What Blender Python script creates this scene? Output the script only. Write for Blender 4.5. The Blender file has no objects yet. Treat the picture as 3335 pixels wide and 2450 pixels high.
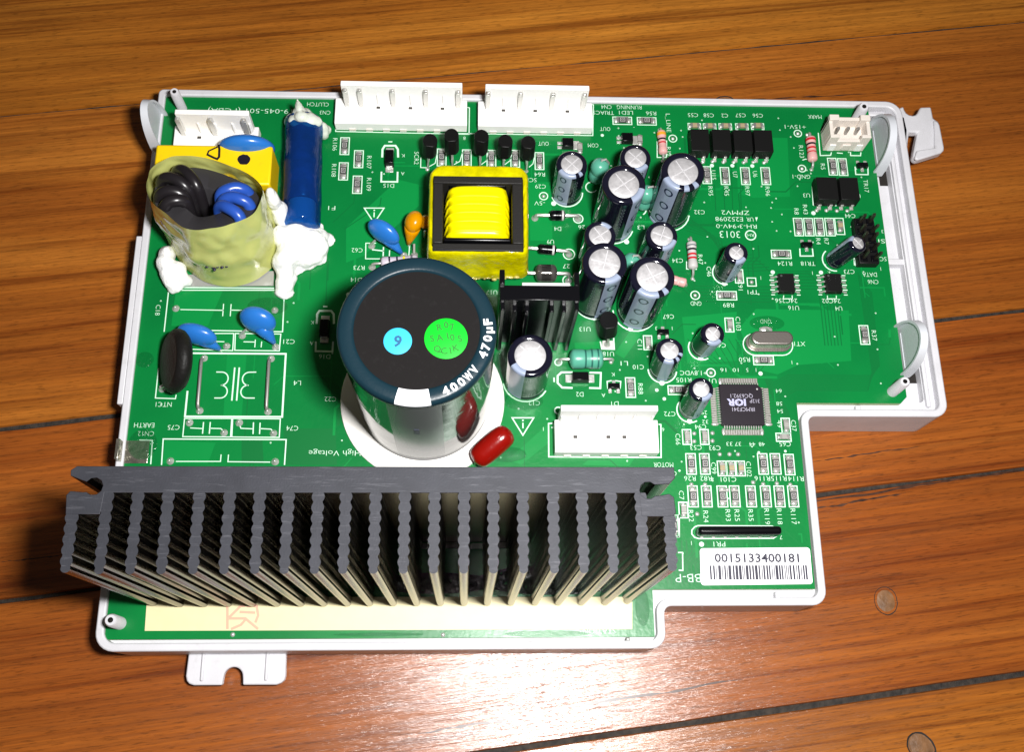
import bpy, bmesh, math, random
from mathutils import Vector, Matrix, noise
random.seed(7)
R = math.radians
PI = math.pi
S = bpy.context.scene
S.unit_settings.system = 'METRIC'
S.unit_settings.scale_length = 0.001          # one unit is one millimetre
COL = S.collection

# ------------------------------------------------------------ camera
cam_d = bpy.data.cameras.new('camera')
cam_d.sensor_fit = 'HORIZONTAL'
cam_d.sensor_width = 36.0
cam_d.lens = 36.0 * 3391.0 / 3335.0
cam_d.clip_start = 5.0
cam_d.clip_end = 5000.0
cam = bpy.data.objects.new('camera', cam_d)
COL.objects.link(cam)
_ct = Matrix([[0.999044, 0.00564, 0.043342], [-0.008355, -0.948708, 0.316044], [0.042902, -0.316104, -0.947754]])                        # rows: world axes seen in x-right, y-down, forward
_m = Matrix(((_ct[0][0], -_ct[0][1], -_ct[0][2]), (_ct[1][0], -_ct[1][1], -_ct[1][2]), (_ct[2][0], -_ct[2][1], -_ct[2][2])))
cam.matrix_world = Matrix.Translation((-10.402, -75.851, 227.461)) @ _m.to_4x4()
S.camera = cam

# ------------------------------------------------------------ light: a dim room and the camera's own flash
w = bpy.data.worlds.new('World')
S.world = w
w.use_nodes = True
bg = w.node_tree.nodes['Background']
bg.inputs[0].default_value = (1.0, 0.86, 0.72, 1)
bg.inputs[1].default_value = 0.05
fl = bpy.data.lights.new('flash', 'AREA')
fl.shape = 'RECTANGLE'
fl.size = 26.0
fl.size_y = 13.0
fl.energy = 1180000.0
fl.color = (1.0, 0.985, 0.97)
flash = bpy.data.objects.new('flash', fl)
COL.objects.link(flash)
flash.location = (24.0, -60.0, 232.0)
flash.rotation_euler = (Vector((2, 4, 0)) - flash.location).to_track_quat('-Z', 'Y').to_euler()
S.view_settings.view_transform = 'Standard'
S.view_settings.look = 'None'
S.view_settings.exposure = 0.0
S.view_settings.gamma = 1.0

# ------------------------------------------------------------ materials
MATS = {}


def mat(name, col, rough=0.5, metal=0.0, spec=0.5, coat=0.0, bump=0.0, bscale=1.0, var=0.0, vscale=1.0, trans=0.0, alpha=1.0, coat_r=0.05, detail=3.0):
    m = bpy.data.materials.new(name)
    m.use_nodes = True
    nt = m.node_tree
    b = nt.nodes['Principled BSDF']
    b.inputs['Base Color'].default_value = (*col, 1)
    b.inputs['Roughness'].default_value = rough
    b.inputs['Metallic'].default_value = metal
    b.inputs['Specular IOR Level'].default_value = spec
    b.inputs['Coat Weight'].default_value = coat
    b.inputs['Coat Roughness'].default_value = coat_r
    b.inputs['Transmission Weight'].default_value = trans
    b.inputs['Alpha'].default_value = alpha
    tc = nt.nodes.new('ShaderNodeTexCoord')
    geo = nt.nodes.new('ShaderNodeNewGeometry')
    if var:
        n = nt.nodes.new('ShaderNodeTexNoise')
        n.inputs['Scale'].default_value = vscale
        n.inputs['Detail'].default_value = 5
        nt.links.new(geo.outputs['Position'], n.inputs['Vector'])
        mr = nt.nodes.new('ShaderNodeMapRange')
        mr.inputs[1].default_value = 0.3
        mr.inputs[2].default_value = 0.7
        mr.inputs[3].default_value = 1 - var
        mr.inputs[4].default_value = 1 + var
        nt.links.new(n.outputs[0], mr.inputs[0])
        mx = nt.nodes.new('ShaderNodeVectorMath')
        mx.operation = 'SCALE'
        mx.inputs[0].default_value = col
        nt.links.new(mr.outputs[0], mx.inputs['Scale'])
        nt.links.new(mx.outputs[0], b.inputs['Base Color'])
    if bump:
        n2 = nt.nodes.new('ShaderNodeTexNoise')
        n2.inputs['Scale'].default_value = bscale
        n2.inputs['Detail'].default_value = detail
        nt.links.new(geo.outputs['Position'], n2.inputs['Vector'])
        bp = nt.nodes.new('ShaderNodeBump')
        bp.inputs['Strength'].default_value = 1.0
        bp.inputs['Distance'].default_value = bump
        nt.links.new(n2.outputs[0], bp.inputs['Height'])
        nt.links.new(bp.outputs[0], b.inputs['Normal'])
        if coat:
            nt.links.new(bp.outputs[0], b.inputs['Coat Normal'])
    MATS[name] = m
    return m


M_SILK = mat('white_board_print', (0.60, 0.80, 0.66), 0.5, spec=0.3)
M_MASK2 = mat('solder_mask_over_copper', (0.002, 0.215, 0.043), 0.32, spec=0.35, bump=0.02, bscale=0.5)
M_MASK3 = mat('solder_mask_dark', (0.001, 0.132, 0.028), 0.35, spec=0.35)
M_FR4 = mat('glass_epoxy_edge', (0.35, 0.45, 0.22), 0.6)
M_SOLDER = mat('solder', (0.60, 0.60, 0.57), 0.3, 0.55, bump=0.08, bscale=2.0, var=0.15, vscale=1.5)
M_TIN = mat('tinned_lead', (0.62, 0.61, 0.58), 0.28, 0.6)
M_LEAD = mat('dull_lead', (0.34, 0.33, 0.31), 0.42, 0.6)
M_ALU = mat('can_aluminium', (0.50, 0.49, 0.50), 0.55, 0.5, var=0.16, vscale=1.0, bump=0.03, bscale=2.5)
M_ALU2 = mat('can_score', (0.72, 0.71, 0.73), 0.5, 0.4)
M_SLEEVE = mat('black_sleeve', (0.006, 0.006, 0.014), 0.1, spec=0.6, bump=0.02, bscale=0.8)
M_STRIPE = mat('grey_sleeve_stripe', (0.27, 0.32, 0.43), 0.3)
M_SMARK = mat('sleeve_mark', (0.012, 0.018, 0.05), 0.35)
M_SGREY = mat('sleeve_lettering', (0.11, 0.13, 0.15), 0.4)
M_NAVY = mat('navy_sleeve', (0.006, 0.021, 0.031), 0.34, spec=0.22, bump=0.03, bscale=1.5)
M_BLACK = mat('black_epoxy', (0.006, 0.006, 0.006), 0.45, spec=0.22, bump=0.03, bscale=4)
M_BLACKG = mat('glossy_black_plastic', (0.003, 0.003, 0.004), 0.22, spec=0.25)
M_MATTE = mat('matte_black_disc', (0.011, 0.010, 0.010), 0.8, spec=0.05, bump=0.02, bscale=3)
M_NTC = mat('dull_black_coating', (0.008, 0.0075, 0.007), 0.5, spec=0.2, bump=0.12, bscale=1.2)
M_DGREY = mat('dark_grey_ceramic', (0.05, 0.052, 0.05), 0.5)
M_CERAM = mat('grey_ceramic', (0.30, 0.29, 0.27), 0.5)
M_TAN = mat('tan_ceramic', (0.34, 0.27, 0.16), 0.5, var=0.1, vscale=2)
M_NYLON = mat('white_nylon', (0.88, 0.87, 0.85), 0.45, spec=0.4)
M_BEIGE = mat('ivory_nylon', (0.70, 0.64, 0.58), 0.45)
M_TRAY = mat('light_grey_tray_plastic', (0.60, 0.595, 0.625), 0.38, spec=0.4, bump=0.02, bscale=2, var=0.05, vscale=0.15)
M_GLUE = mat('white_silicone', (0.80, 0.80, 0.79), 0.36, spec=0.5, bump=0.35, bscale=0.9)
M_GLUE.node_tree.nodes['Principled BSDF'].inputs['Subsurface Weight'].default_value = 0.35
M_GLUE.node_tree.nodes['Principled BSDF'].inputs['Subsurface Radius'].default_value = (1.2, 1.1, 1.0)
M_GLUE2 = mat('cloudy_silicone', (0.62, 0.66, 0.58), 0.3, bump=0.2, bscale=0.8)
M_YBOX = mat('yellow_box_plastic', (0.84, 0.58, 0.004), 0.35, bump=0.02, bscale=2)
M_YTAPE = mat('yellow_winding_tape', (0.92, 0.80, 0.0), 0.3)
M_YTAPE2 = mat('yellow_wrap_tape', (0.52, 0.47, 0.0), 0.2, var=0.22, vscale=0.35, bump=0.35, bscale=0.5)
M_FERR = mat('ferrite_core', (0.014, 0.013, 0.012), 0.5, spec=0.3, bump=0.06, bscale=3)
M_FERR2 = mat('grey_core_coat', (0.035, 0.033, 0.036), 0.42, spec=0.3, bump=0.05, bscale=2)
M_WBLACK = mat('black_wire', (0.013, 0.011, 0.013), 0.3)
M_WBLUE = mat('blue_wire', (0.02, 0.075, 0.38), 0.28)
M_BDISC = mat('blue_disc_coating', (0.02, 0.15, 0.50), 0.25, bump=0.05, bscale=0.8)
M_ORANGE = mat('orange_drop_coating', (0.60, 0.24, 0.0), 0.22)
M_RED = mat('red_drop_coating', (0.21, 0.004, 0.002), 0.2, bump=0.04, bscale=1.0)
M_TEAL = mat('teal_body', (0.085, 0.34, 0.24), 0.3)
M_PINK = mat('pink_body', (0.66, 0.36, 0.34), 0.35)
M_LILAC = mat('lilac_body', (0.50, 0.45, 0.52), 0.4)
M_PGREY = mat('pale_grey_body', (0.50, 0.48, 0.47), 0.4)
M_BRED = mat('red_band', (0.5, 0.01, 0.02), 0.35)
M_BBLK = mat('black_band', (0.01, 0.008, 0.015), 0.35)
M_BYEL = mat('yellow_band', (0.85, 0.68, 0.02), 0.35)
M_BORG = mat('amber_band', (0.8, 0.35, 0.03), 0.35)
M_BGRN = mat('dark_green_band', (0.02, 0.12, 0.09), 0.35)
M_HS = mat('anodised_cut_face', (0.029, 0.030, 0.037), 0.55, 0.1, spec=0.22, bump=0.03, bscale=3, var=0.12, vscale=0.3)
M_HS2 = mat('anodised_side', (0.15, 0.14, 0.13), 0.24, 1.0)
M_XTAL = mat('crystal_can', (0.42, 0.38, 0.35), 0.34, 0.9, bump=0.015, bscale=2)
M_STRIP = mat('cream_insulating_strip', (0.70, 0.62, 0.36), 0.5, var=0.03, vscale=0.3)
M_PINKINK = mat('faded_red_ink', (0.66, 0.36, 0.25), 0.6)
M_PINKINK2 = mat('faint_red_ink', (0.74, 0.60, 0.42), 0.6)
M_LABEL = mat('white_label_paper', (0.86, 0.86, 0.88), 0.45)
M_INK = mat('black_ink', (0.012, 0.01, 0.03), 0.5)
M_INKW = mat('white_ink', (0.86, 0.86, 0.88), 0.5)
M_INKB = mat('pale_laser_marking', (0.42, 0.42, 0.62), 0.5)
M_CYAN = mat('cyan_sticker', (0.04, 0.42, 0.70), 0.5, spec=0.2)
M_GREEN = mat('green_sticker', (0.005, 0.50, 0.02), 0.5, spec=0.2, var=0.05, vscale=1)
M_GINK = mat('dark_green_ink', (0.004, 0.16, 0.01), 0.5)
M_BINK = mat('dark_blue_ink', (0.01, 0.09, 0.2), 0.5)
M_DARK = mat('dark_void', (0.01, 0.007, 0.005), 0.8)
M_PLUG = mat('putty_plug', (0.17, 0.078, 0.028), 0.5, var=0.3, vscale=0.5, bump=.2, bscale=.6)
M_GAP = mat('seam_dirt', (0.020, 0.015, 0.011), 0.8, var=0.8, vscale=0.6, bump=0.3, bscale=1)
M_PINHOLE = mat('pin_hole_dark', (0.05, 0.045, 0.04), 0.7)


def glossy_mix(name, col, rough, tr, bump, bscale, tcol):
    """thin clear or coloured film: part see-through, part glossy coloured"""
    m = mat(name, col, rough, bump=bump, bscale=bscale)
    nt = m.node_tree
    out = nt.nodes['Material Output']
    b = nt.nodes['Principled BSDF']
    t = nt.nodes.new('ShaderNodeBsdfTransparent')
    t.inputs[0].default_value = (*tcol, 1)
    mx = nt.nodes.new('ShaderNodeMixShader')
    mx.inputs[0].default_value = tr
    nt.links.new(b.outputs[0], mx.inputs[1])
    nt.links.new(t.outputs[0], mx.inputs[2])
    nt.links.new(mx.outputs[0], out.inputs['Surface'])
    return m


M_FILM = glossy_mix('yellow_green_film', (0.56, 0.58, 0.19), 0.14, 0.06, 0.7, 0.16, (0.85, 0.88, 0.45))
for _n in M_FILM.node_tree.nodes:
    if _n.type == 'TEX_NOISE': _n.noise_type = 'RIDGED_MULTIFRACTAL'; _n.inputs['Detail'].default_value = 2.5
M_TUBE = glossy_mix('blue_shrink_tube', (0.004, 0.032, 0.15), 0.09, 0.45, 0.3, 0.45, (0.15, 0.5, 0.9))
M_CLEAR = glossy_mix('clear_varnish', (0.004, 0.13, 0.035), 0.08, 0.74, 0.35, 1.5, (0.96, 1.0, 0.97))


# green solder mask with faint buried copper showing as tone
def mask_material():
    m = mat('green_solder_mask', (0.001, 0.14, 0.03), 0.3, spec=0.35)
    nt = m.node_tree
    b = nt.nodes['Principled BSDF']
    geo = nt.nodes.new('ShaderNodeNewGeometry')
    n = nt.nodes.new('ShaderNodeTexNoise')
    n.inputs['Scale'].default_value = 0.035
    n.inputs['Detail'].default_value = 4
    nt.links.new(geo.outputs['Position'], n.inputs['Vector'])
    cr = nt.nodes.new('ShaderNodeValToRGB')
    cr.color_ramp.elements[0].position = 0.35
    cr.color_ramp.elements[0].color = (0.0008, 0.142, 0.030, 1)
    cr.color_ramp.elements[1].position = 0.65
    cr.color_ramp.elements[1].color = (0.0015, 0.185, 0.036, 1)
    nt.links.new(n.outputs[0], cr.inputs[0])
    nt.links.new(cr.outputs[0], b.inputs['Base Color'])
    n2 = nt.nodes.new('ShaderNodeTexNoise')
    n2.inputs['Scale'].default_value = 0.9
    n2.inputs['Detail'].default_value = 6
    nt.links.new(geo.outputs['Position'], n2.inputs['Vector'])
    bp = nt.nodes.new('ShaderNodeBump')
    bp.inputs['Distance'].default_value = 0.035
    nt.links.new(n2.outputs[0], bp.inputs['Height'])
    nt.links.new(bp.outputs[0], b.inputs['Normal'])
    return m


M_MASK = mask_material()


def scratched(m, scale=(0.25, 3.0, 1.0), rot=0.9, k=0.35, tint=(0.16, 0.16, 0.18)):
    """saw and handling marks: long thin paler streaks across a metal face"""
    nt = m.node_tree; N = nt.nodes; L = nt.links
    b = N['Principled BSDF']
    geo = N.new('ShaderNodeNewGeometry')
    mp = N.new('ShaderNodeMapping'); mp.inputs['Rotation'].default_value = (0, 0, rot); mp.inputs['Scale'].default_value = scale
    L.new(geo.outputs['Position'], mp.inputs['Vector'])
    n = N.new('ShaderNodeTexNoise'); n.inputs['Scale'].default_value = 0.8; n.inputs['Detail'].default_value = 6; n.inputs['Roughness'].default_value = 0.7
    L.new(mp.outputs[0], n.inputs['Vector'])
    r = N.new('ShaderNodeMapRange'); r.inputs[1].default_value = 0.56; r.inputs[2].default_value = 0.74; r.inputs[3].default_value = 0.0; r.inputs[4].default_value = k
    L.new(n.outputs[0], r.inputs[0])
    mx = N.new('ShaderNodeMix'); mx.data_type = 'RGBA'
    src = b.inputs['Base Color'].links[0].from_socket if b.inputs['Base Color'].links else None
    if src: L.new(src, mx.inputs['A'])
    else: mx.inputs['A'].default_value = b.inputs['Base Color'].default_value
    mx.inputs['B'].default_value = (*tint, 1)
    L.new(r.outputs[0], mx.inputs['Factor'])
    L.new(mx.outputs['Result'], b.inputs['Base Color'])


scratched(M_HS)
scratched(M_MATTE, (1, 1, 1), 0, 0.04, (0.1, 0.1, 0.1))
scratched(M_TRAY, (0.4, 0.4, 0.4), 0.3, 0.35, (0.40, 0.39, 0.38))
scratched(M_YBOX, (0.5, 0.5, 0.5), 0.3, 0.3, (0.55, 0.35, 0.02))


def wood_material():
    m = mat('varnished_floor_wood', (0.3, 0.1, 0.02), 0.3)
    nt = m.node_tree
    L = nt.links
    N = nt.nodes
    b = N['Principled BSDF']
    tc = N.new('ShaderNodeTexCoord')
    oi = N.new('ShaderNodeObjectInfo')
    # plank frame: local x runs along the board, local y across it; every board shifts the figure by its own amount
    cmb = N.new('ShaderNodeCombineXYZ')
    mu = N.new('ShaderNodeMath'); mu.operation = 'MULTIPLY'; mu.inputs[1].default_value = 700
    L.new(oi.outputs['Random'], mu.inputs[0])
    L.new(mu.outputs[0], cmb.inputs[0]); L.new(mu.outputs[0], cmb.inputs[2])
    add = N.new('ShaderNodeVectorMath'); add.operation = 'ADD'
    L.new(tc.outputs['Object'], add.inputs[0]); L.new(cmb.outputs[0], add.inputs[1])

    def noise_n(sx, sy, scale, detail, rough=0.6, dist=0.0):
        mp = N.new('ShaderNodeMapping')
        mp.inputs['Scale'].default_value = (sx, sy, 0.2)
        L.new(add.outputs[0], mp.inputs['Vector'])
        n = N.new('ShaderNodeTexNoise')
        n.inputs['Scale'].default_value = scale
        n.inputs['Detail'].default_value = detail
        n.inputs['Roughness'].default_value = rough
        n.inputs['Distortion'].default_value = dist
        L.new(mp.outputs[0], n.inputs['Vector'])
        return n
    broad = noise_n(0.10, 1.0, 0.030, 4, 0.55, 0.6)
    bands = noise_n(0.022, 1.0, 0.34, 6, 0.65, 0.25)
    fine = noise_n(0.022, 1.0, 1.5, 5, 0.7, 0.1)
    hair = noise_n(0.09, 1.0, 3.2, 3, 0.6)
    # base tone
    r1 = N.new('ShaderNodeValToRGB')
    e = r1.color_ramp.elements
    e[0].position = 0.30; e[0].color = (0.235, 0.064, 0.0085, 1)
    e[1].position = 0.70; e[1].color = (0.44, 0.158, 0.021, 1)
    k = e.new(0.5); k.color = (0.315, 0.096, 0.011, 1)
    L.new(broad.outputs[0], r1.inputs[0])
    # dark figure
    r2 = N.new('ShaderNodeValToRGB')
    e = r2.color_ramp.elements
    e[0].position = 0.34; e[0].color = (0.56, 0.46, 0.42, 1)
    e[1].position = 0.60; e[1].color = (1.08, 1.08, 1.08, 1)
    k = e.new(0.44); k.color = (0.90, 0.87, 0.85, 1)
    L.new(bands.outputs[0], r2.inputs[0])
    m1 = N.new('ShaderNodeVectorMath'); m1.operation = 'MULTIPLY'
    L.new(r1.outputs[0], m1.inputs[0]); L.new(r2.outputs[0], m1.inputs[1])
    r3 = N.new('ShaderNodeMapRange')
    r3.inputs[1].default_value = 0.3; r3.inputs[2].default_value = 0.68; r3.inputs[3].default_value = 0.66; r3.inputs[4].default_value = 1.22
    L.new(fine.outputs[0], r3.inputs[0])
    m2 = N.new('ShaderNodeVectorMath'); m2.operation = 'SCALE'
    L.new(m1.outputs[0], m2.inputs[0]); L.new(r3.outputs[0], m2.inputs['Scale'])
    r4 = N.new('ShaderNodeMapRange')
    r4.inputs[1].default_value = 0.33; r4.inputs[2].default_value = 0.45; r4.inputs[3].default_value = 0.62; r4.inputs[4].default_value = 1.04
    L.new(hair.outputs[0], r4.inputs[0])
    m3 = N.new('ShaderNodeVectorMath'); m3.operation = 'SCALE'
    L.new(m2.outputs[0], m3.inputs[0]); L.new(r4.outputs[0], m3.inputs['Scale'])
    # each board its own redness
    hs = N.new('ShaderNodeHueSaturation')
    mr = N.new('ShaderNodeMapRange')
    mr.inputs[3].default_value = 0.94; mr.inputs[4].default_value = 1.06
    at = N.new('ShaderNodeAttribute'); at.attribute_type = 'OBJECT'; at.attribute_name = 'tone'
    hm = N.new('ShaderNodeMath'); hm.operation = 'MULTIPLY_ADD'; hm.inputs[1].default_value = 0.018; hm.inputs[2].default_value = 0.5
    L.new(at.outputs['Fac'], hm.inputs[0]); L.new(hm.outputs[0], hs.inputs['Hue'])
    vm = N.new('ShaderNodeMath'); vm.operation = 'MULTIPLY_ADD'; vm.inputs[1].default_value = 0.36; vm.inputs[2].default_value = 1.0
    L.new(at.outputs['Fac'], vm.inputs[0]); L.new(vm.outputs[0], hs.inputs['Value'])
    L.new(m3.outputs[0], hs.inputs['Color'])
    L.new(hs.outputs[0], b.inputs['Base Color'])
    # gloss and relief
    rr = N.new('ShaderNodeMapRange')
    rr.inputs[1].default_value = 0.3; rr.inputs[2].default_value = 0.7; rr.inputs[3].default_value = 0.42; rr.inputs[4].default_value = 0.27
    L.new(fine.outputs[0], rr.inputs[0]); L.new(rr.outputs[0], b.inputs['Roughness'])
    b.inputs['Specular IOR Level'].default_value = 0.22
    b.inputs['Coat Weight'].default_value = 0.8
    b.inputs['Coat Roughness'].default_value = 0.19
    wob = noise_n(0.12, 1.0, 0.09, 4, 0.6)
    s1 = N.new('ShaderNodeMath'); s1.operation = 'MULTIPLY'; s1.inputs[1].default_value = 0.10
    L.new(fine.outputs[0], s1.inputs[0])
    s2 = N.new('ShaderNodeMath'); s2.operation = 'MULTIPLY_ADD'; s2.inputs[1].default_value = 0.7
    L.new(wob.outputs[0], s2.inputs[0]); L.new(s1.outputs[0], s2.inputs[2])
    bp = N.new('ShaderNodeBump'); bp.inputs['Distance'].default_value = 0.8
    L.new(s2.outputs[0], bp.inputs['Height']); L.new(bp.outputs[0], b.inputs['Normal']); L.new(bp.outputs[0], b.inputs['Coat Normal'])
    return m


M_WOOD = wood_material()


# ------------------------------------------------------------ mesh helpers
def frame(p0, p1, az=0.0):
    """matrix whose z axis runs from p0 to p1, with its x axis turned to the compass direction az"""
    p0 = Vector(p0); z = (Vector(p1) - p0).normalized()
    x = Vector((math.cos(az), math.sin(az), 0))
    x = (x - z * x.dot(z))
    if x.length < 1e-4:
        x = Vector((0, 0, 1)) - z * z.z
    x.normalize()
    y = z.cross(x)
    return Matrix(((x.x, y.x, z.x, p0.x), (x.y, y.y, z.y, p0.y), (x.z, y.z, z.z, p0.z), (0, 0, 0, 1)))


class MB:
    def __init__(s):
        s.v = []; s.f = []; s.m = []

    def add(s, vs, fs, m=0, T=None):
        o = len(s.v)
        s.v += [tuple(T @ Vector(p)) if T else tuple(p) for p in vs]
        s.f += [tuple(i + o for i in f) for f in fs]
        s.m += ([m] * len(fs)) if isinstance(m, int) else list(m)
        return s

    def box(s, x, y, z0, w, d, h, rz=0.0, m=0, tx=1.0, ty=1.0, T=None):
        c, sn = math.cos(rz), math.sin(rz)
        vs = []
        for zz, kx, ky in ((z0, 1, 1), (z0 + h, tx, ty)):
            for a, b_ in ((-1, -1), (1, -1), (1, 1), (-1, 1)):
                px, py = a * w / 2 * kx, b_ * d / 2 * ky
                vs.append((x + px * c - py * sn, y + px * sn + py * c, zz))
        return s.add(vs, [(3, 2, 1, 0), (4, 5, 6, 7), (0, 1, 5, 4), (1, 2, 6, 5), (2, 3, 7, 6), (3, 0, 4, 7)], m, T)

    def lathe(s, prof, T=None, n=32, m=0, am=None):
        """prof = [(r, z)]; am(angle, row) may give a face its own material"""
        vs = []; fs = []; ms = []
        rows = []
        for (r, z) in prof:
            if r < 1e-6:
                rows.append([len(vs)]); vs.append((0, 0, z))
            else:
                rows.append([len(vs) + i for i in range(n)])
                vs += [(r * math.cos(2 * PI * i / n), r * math.sin(2 * PI * i / n), z) for i in range(n)]
        for k in range(len(rows) - 1):
            a, b_ = rows[k], rows[k + 1]
            for i in range(n):
                j = (i + 1) % n
                if len(a) == 1 and len(b_) == 1: continue
                if len(a) == 1: fs.append((a[0], b_[j], b_[i]))
                elif len(b_) == 1: fs.append((a[i], a[j], b_[0]))
                else: fs.append((a[i], a[j], b_[j], b_[i]))
                ms.append(am((i + .5) / n * 2 * PI, k) if am else m)
        return s.add(vs, fs, ms, T)

    def cyl(s, p0, p1, r0, r1=None, n=16, m=0, bev=0.0):
        r1 = r0 if r1 is None else r1
        Lh = (Vector(p1) - Vector(p0)).length
        pr = [(0, 0), (r0, 0), (r1, Lh), (0, Lh)] if not bev else [(0, 0), (r0 - bev, 0), (r0, bev), (r1, Lh - bev), (r1 - bev, Lh), (0, Lh)]
        return s.lathe(pr, frame(p0, p1), n, m)

    def tube(s, pts, r, n=10, m=0, closed=False, caps=True):
        P = [Vector(p) for p in pts]
        k = len(P)
        rs = r if isinstance(r, (list, tuple)) else [r] * k
        vs = []; fs = []
        up = None
        for i, p in enumerate(P):
            if closed: t = (P[(i + 1) % k] - P[i - 1]).normalized()
            else: t = ((P[i + 1] if i < k - 1 else p) - (P[i - 1] if i else p)).normalized()
            if up is None:
                up = Vector((0, 0, 1)) if abs(t.z) < 0.9 else Vector((1, 0, 0))
            up = (up - t * up.dot(t)).normalized()
            q = t.cross(up)
            for a in range(n):
                an = 2 * PI * a / n
                vs.append(p + (up * math.cos(an) + q * math.sin(an)) * rs[i])
        rng = k if closed else k - 1
        for i in range(rng):
            for a in range(n):
                b_ = (a + 1) % n
                i2 = (i + 1) % k
                fs.append((i * n + a, i * n + b_, i2 * n + b_, i2 * n + a))
        if caps and not closed:
            fs.append(tuple(reversed(range(n)))); fs.append(tuple((k - 1) * n + a for a in range(n)))
        return s.add(vs, fs, m)

    def ell(s, c, rx, ry, rz, T=None, nu=24, nv=14, m=0):
        vs = []; fs = []
        vs.append((0, 0, -rz))
        for j in range(1, nv):
            ph = -PI / 2 + PI * j / nv
            for i in range(nu):
                th = 2 * PI * i / nu
                vs.append((rx * math.cos(ph) * math.cos(th), ry * math.cos(ph) * math.sin(th), rz * math.sin(ph)))
        vs.append((0, 0, rz))
        for i in range(nu):
            fs.append((0, 1 + (i + 1) % nu, 1 + i))
            for j in range(nv - 2):
                a = 1 + j * nu
                fs.append((a + i, a + (i + 1) % nu, a + nu + (i + 1) % nu, a + nu + i))
            a = 1 + (nv - 2) * nu
            fs.append((a + i, a + (i + 1) % nu, len(vs) - 1))
        T2 = Matrix.Translation(c) @ (T.to_4x4() if T else Matrix.Identity(4))
        return s.add(vs, fs, m, T2)

    def prism(s, poly, z0, z1, m=0, T=None, mt=None):
        n = len(poly)
        a = sum(poly[i][0] * poly[(i + 1) % n][1] - poly[(i + 1) % n][0] * poly[i][1] for i in range(n))
        if a < 0: poly = list(reversed(poly))
        vs = [(x, y, z0) for x, y in poly] + [(x, y, z1) for x, y in poly]
        fs = [tuple(reversed(range(n))), tuple(range(n, 2 * n))] + [(i, (i + 1) % n, n + (i + 1) % n, n + i) for i in range(n)]
        ms = [m, m if mt is None else mt] + [m] * n
        return s.add(vs, fs, ms, T)

    def sheet(s, poly, z, m=0, T=None):
        n = len(poly)
        a = sum(poly[i][0] * poly[(i + 1) % n][1] - poly[(i + 1) % n][0] * poly[i][1] for i in range(n))
        if a < 0: poly = list(reversed(poly))
        return s.add([(x, y, z) for x, y in poly], [tuple(range(n))], m, T)

    def line(s, pts, wd, z, m=0, closed=False, T=None):
        """flat printed line with mitred corners"""
        P = [Vector((p[0], p[1])) for p in pts]
        n = len(P)
        Lf = []; Rt = []
        for i in range(n):
            if closed or (0 < i < n - 1):
                d0 = (P[i] - P[i - 1]).normalized(); d1 = (P[(i + 1) % n] - P[i]).normalized()
                t = d0 + d1
                t = t.normalized() if t.length > 1e-3 else d1
                nn = Vector((-t.y, t.x)); k = 1 / max(0.4, nn.dot(Vector((-d0.y, d0.x))))
            else:
                t = (P[1] - P[0]) if i == 0 else (P[-1] - P[-2])
                t.normalize(); nn = Vector((-t.y, t.x)); k = 1
            Lf.append(P[i] + nn * wd / 2 * k); Rt.append(P[i] - nn * wd / 2 * k)
        vs = [(p.x, p.y, z) for p in Rt] + [(p.x, p.y, z) for p in Lf]
        fs = [(i, (i + 1) % n, n + (i + 1) % n, n + i) for i in range(n if closed else n - 1)]
        return s.add(vs, fs, m, T)

    def ring(s, x, y, r, wd, z, m=0, n=28, a0=0, a1=360):
        full = a1 - a0 >= 360
        k = n if full else max(4, int(n * (a1 - a0) / 360) + 1)
        pts = [(x + r * math.cos(R(a0 + (a1 - a0) * i / (k if full else k - 1))), y + r * math.sin(R(a0 + (a1 - a0) * i / (k if full else k - 1)))) for i in range(k)]
        return s.line(pts, wd, z, m, closed=full)

    def disc(s, x, y, r, z, m=0, n=20, ry=None):
        ry = ry or r
        return s.add([(x + r * math.cos(2 * PI * i / n), y + ry * math.sin(2 * PI * i / n), z) for i in range(n)], [tuple(range(n))], m)

    def mesh(s, name, mats, smooth=True, ang=40):
        me = bpy.data.meshes.new(name)
        me.from_pydata(s.v, [], s.f)
        for mm in (mats if isinstance(mats, (list, tuple)) else [mats]): me.materials.append(mm)
        me.polygons.foreach_set('material_index', s.m)
        if smooth:
            me.polygons.foreach_set('use_smooth', [True] * len(me.polygons))
            me.set_sharp_from_angle(angle=R(ang))
        me.update()
        return me

    def obj(s, name, mats, parent=None, bev=0.0, seg=2, **kw):
        return link(name, s.mesh(name, mats, **kw), parent, bev, seg)


def link(name, me, parent=None, bev=0.0, seg=2, loc=None, rz=0.0):
    o = bpy.data.objects.new(name, me)
    COL.objects.link(o)
    if parent: o.parent = parent
    if loc: o.location = loc
    if rz: o.rotation_euler.z = rz
    if bev:
        b = o.modifiers.new('bevel', 'BEVEL')
        b.width = bev; b.segments = seg; b.limit_method = 'ANGLE'; b.angle_limit = R(35)
    return o


def thing(name, label, cat, loc=(0, 0, 0)):
    o = bpy.data.objects.new(name, None)
    COL.objects.link(o); o.location = loc; o.empty_display_size = 5
    o['label'] = label; o['category'] = cat
    return o


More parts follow.
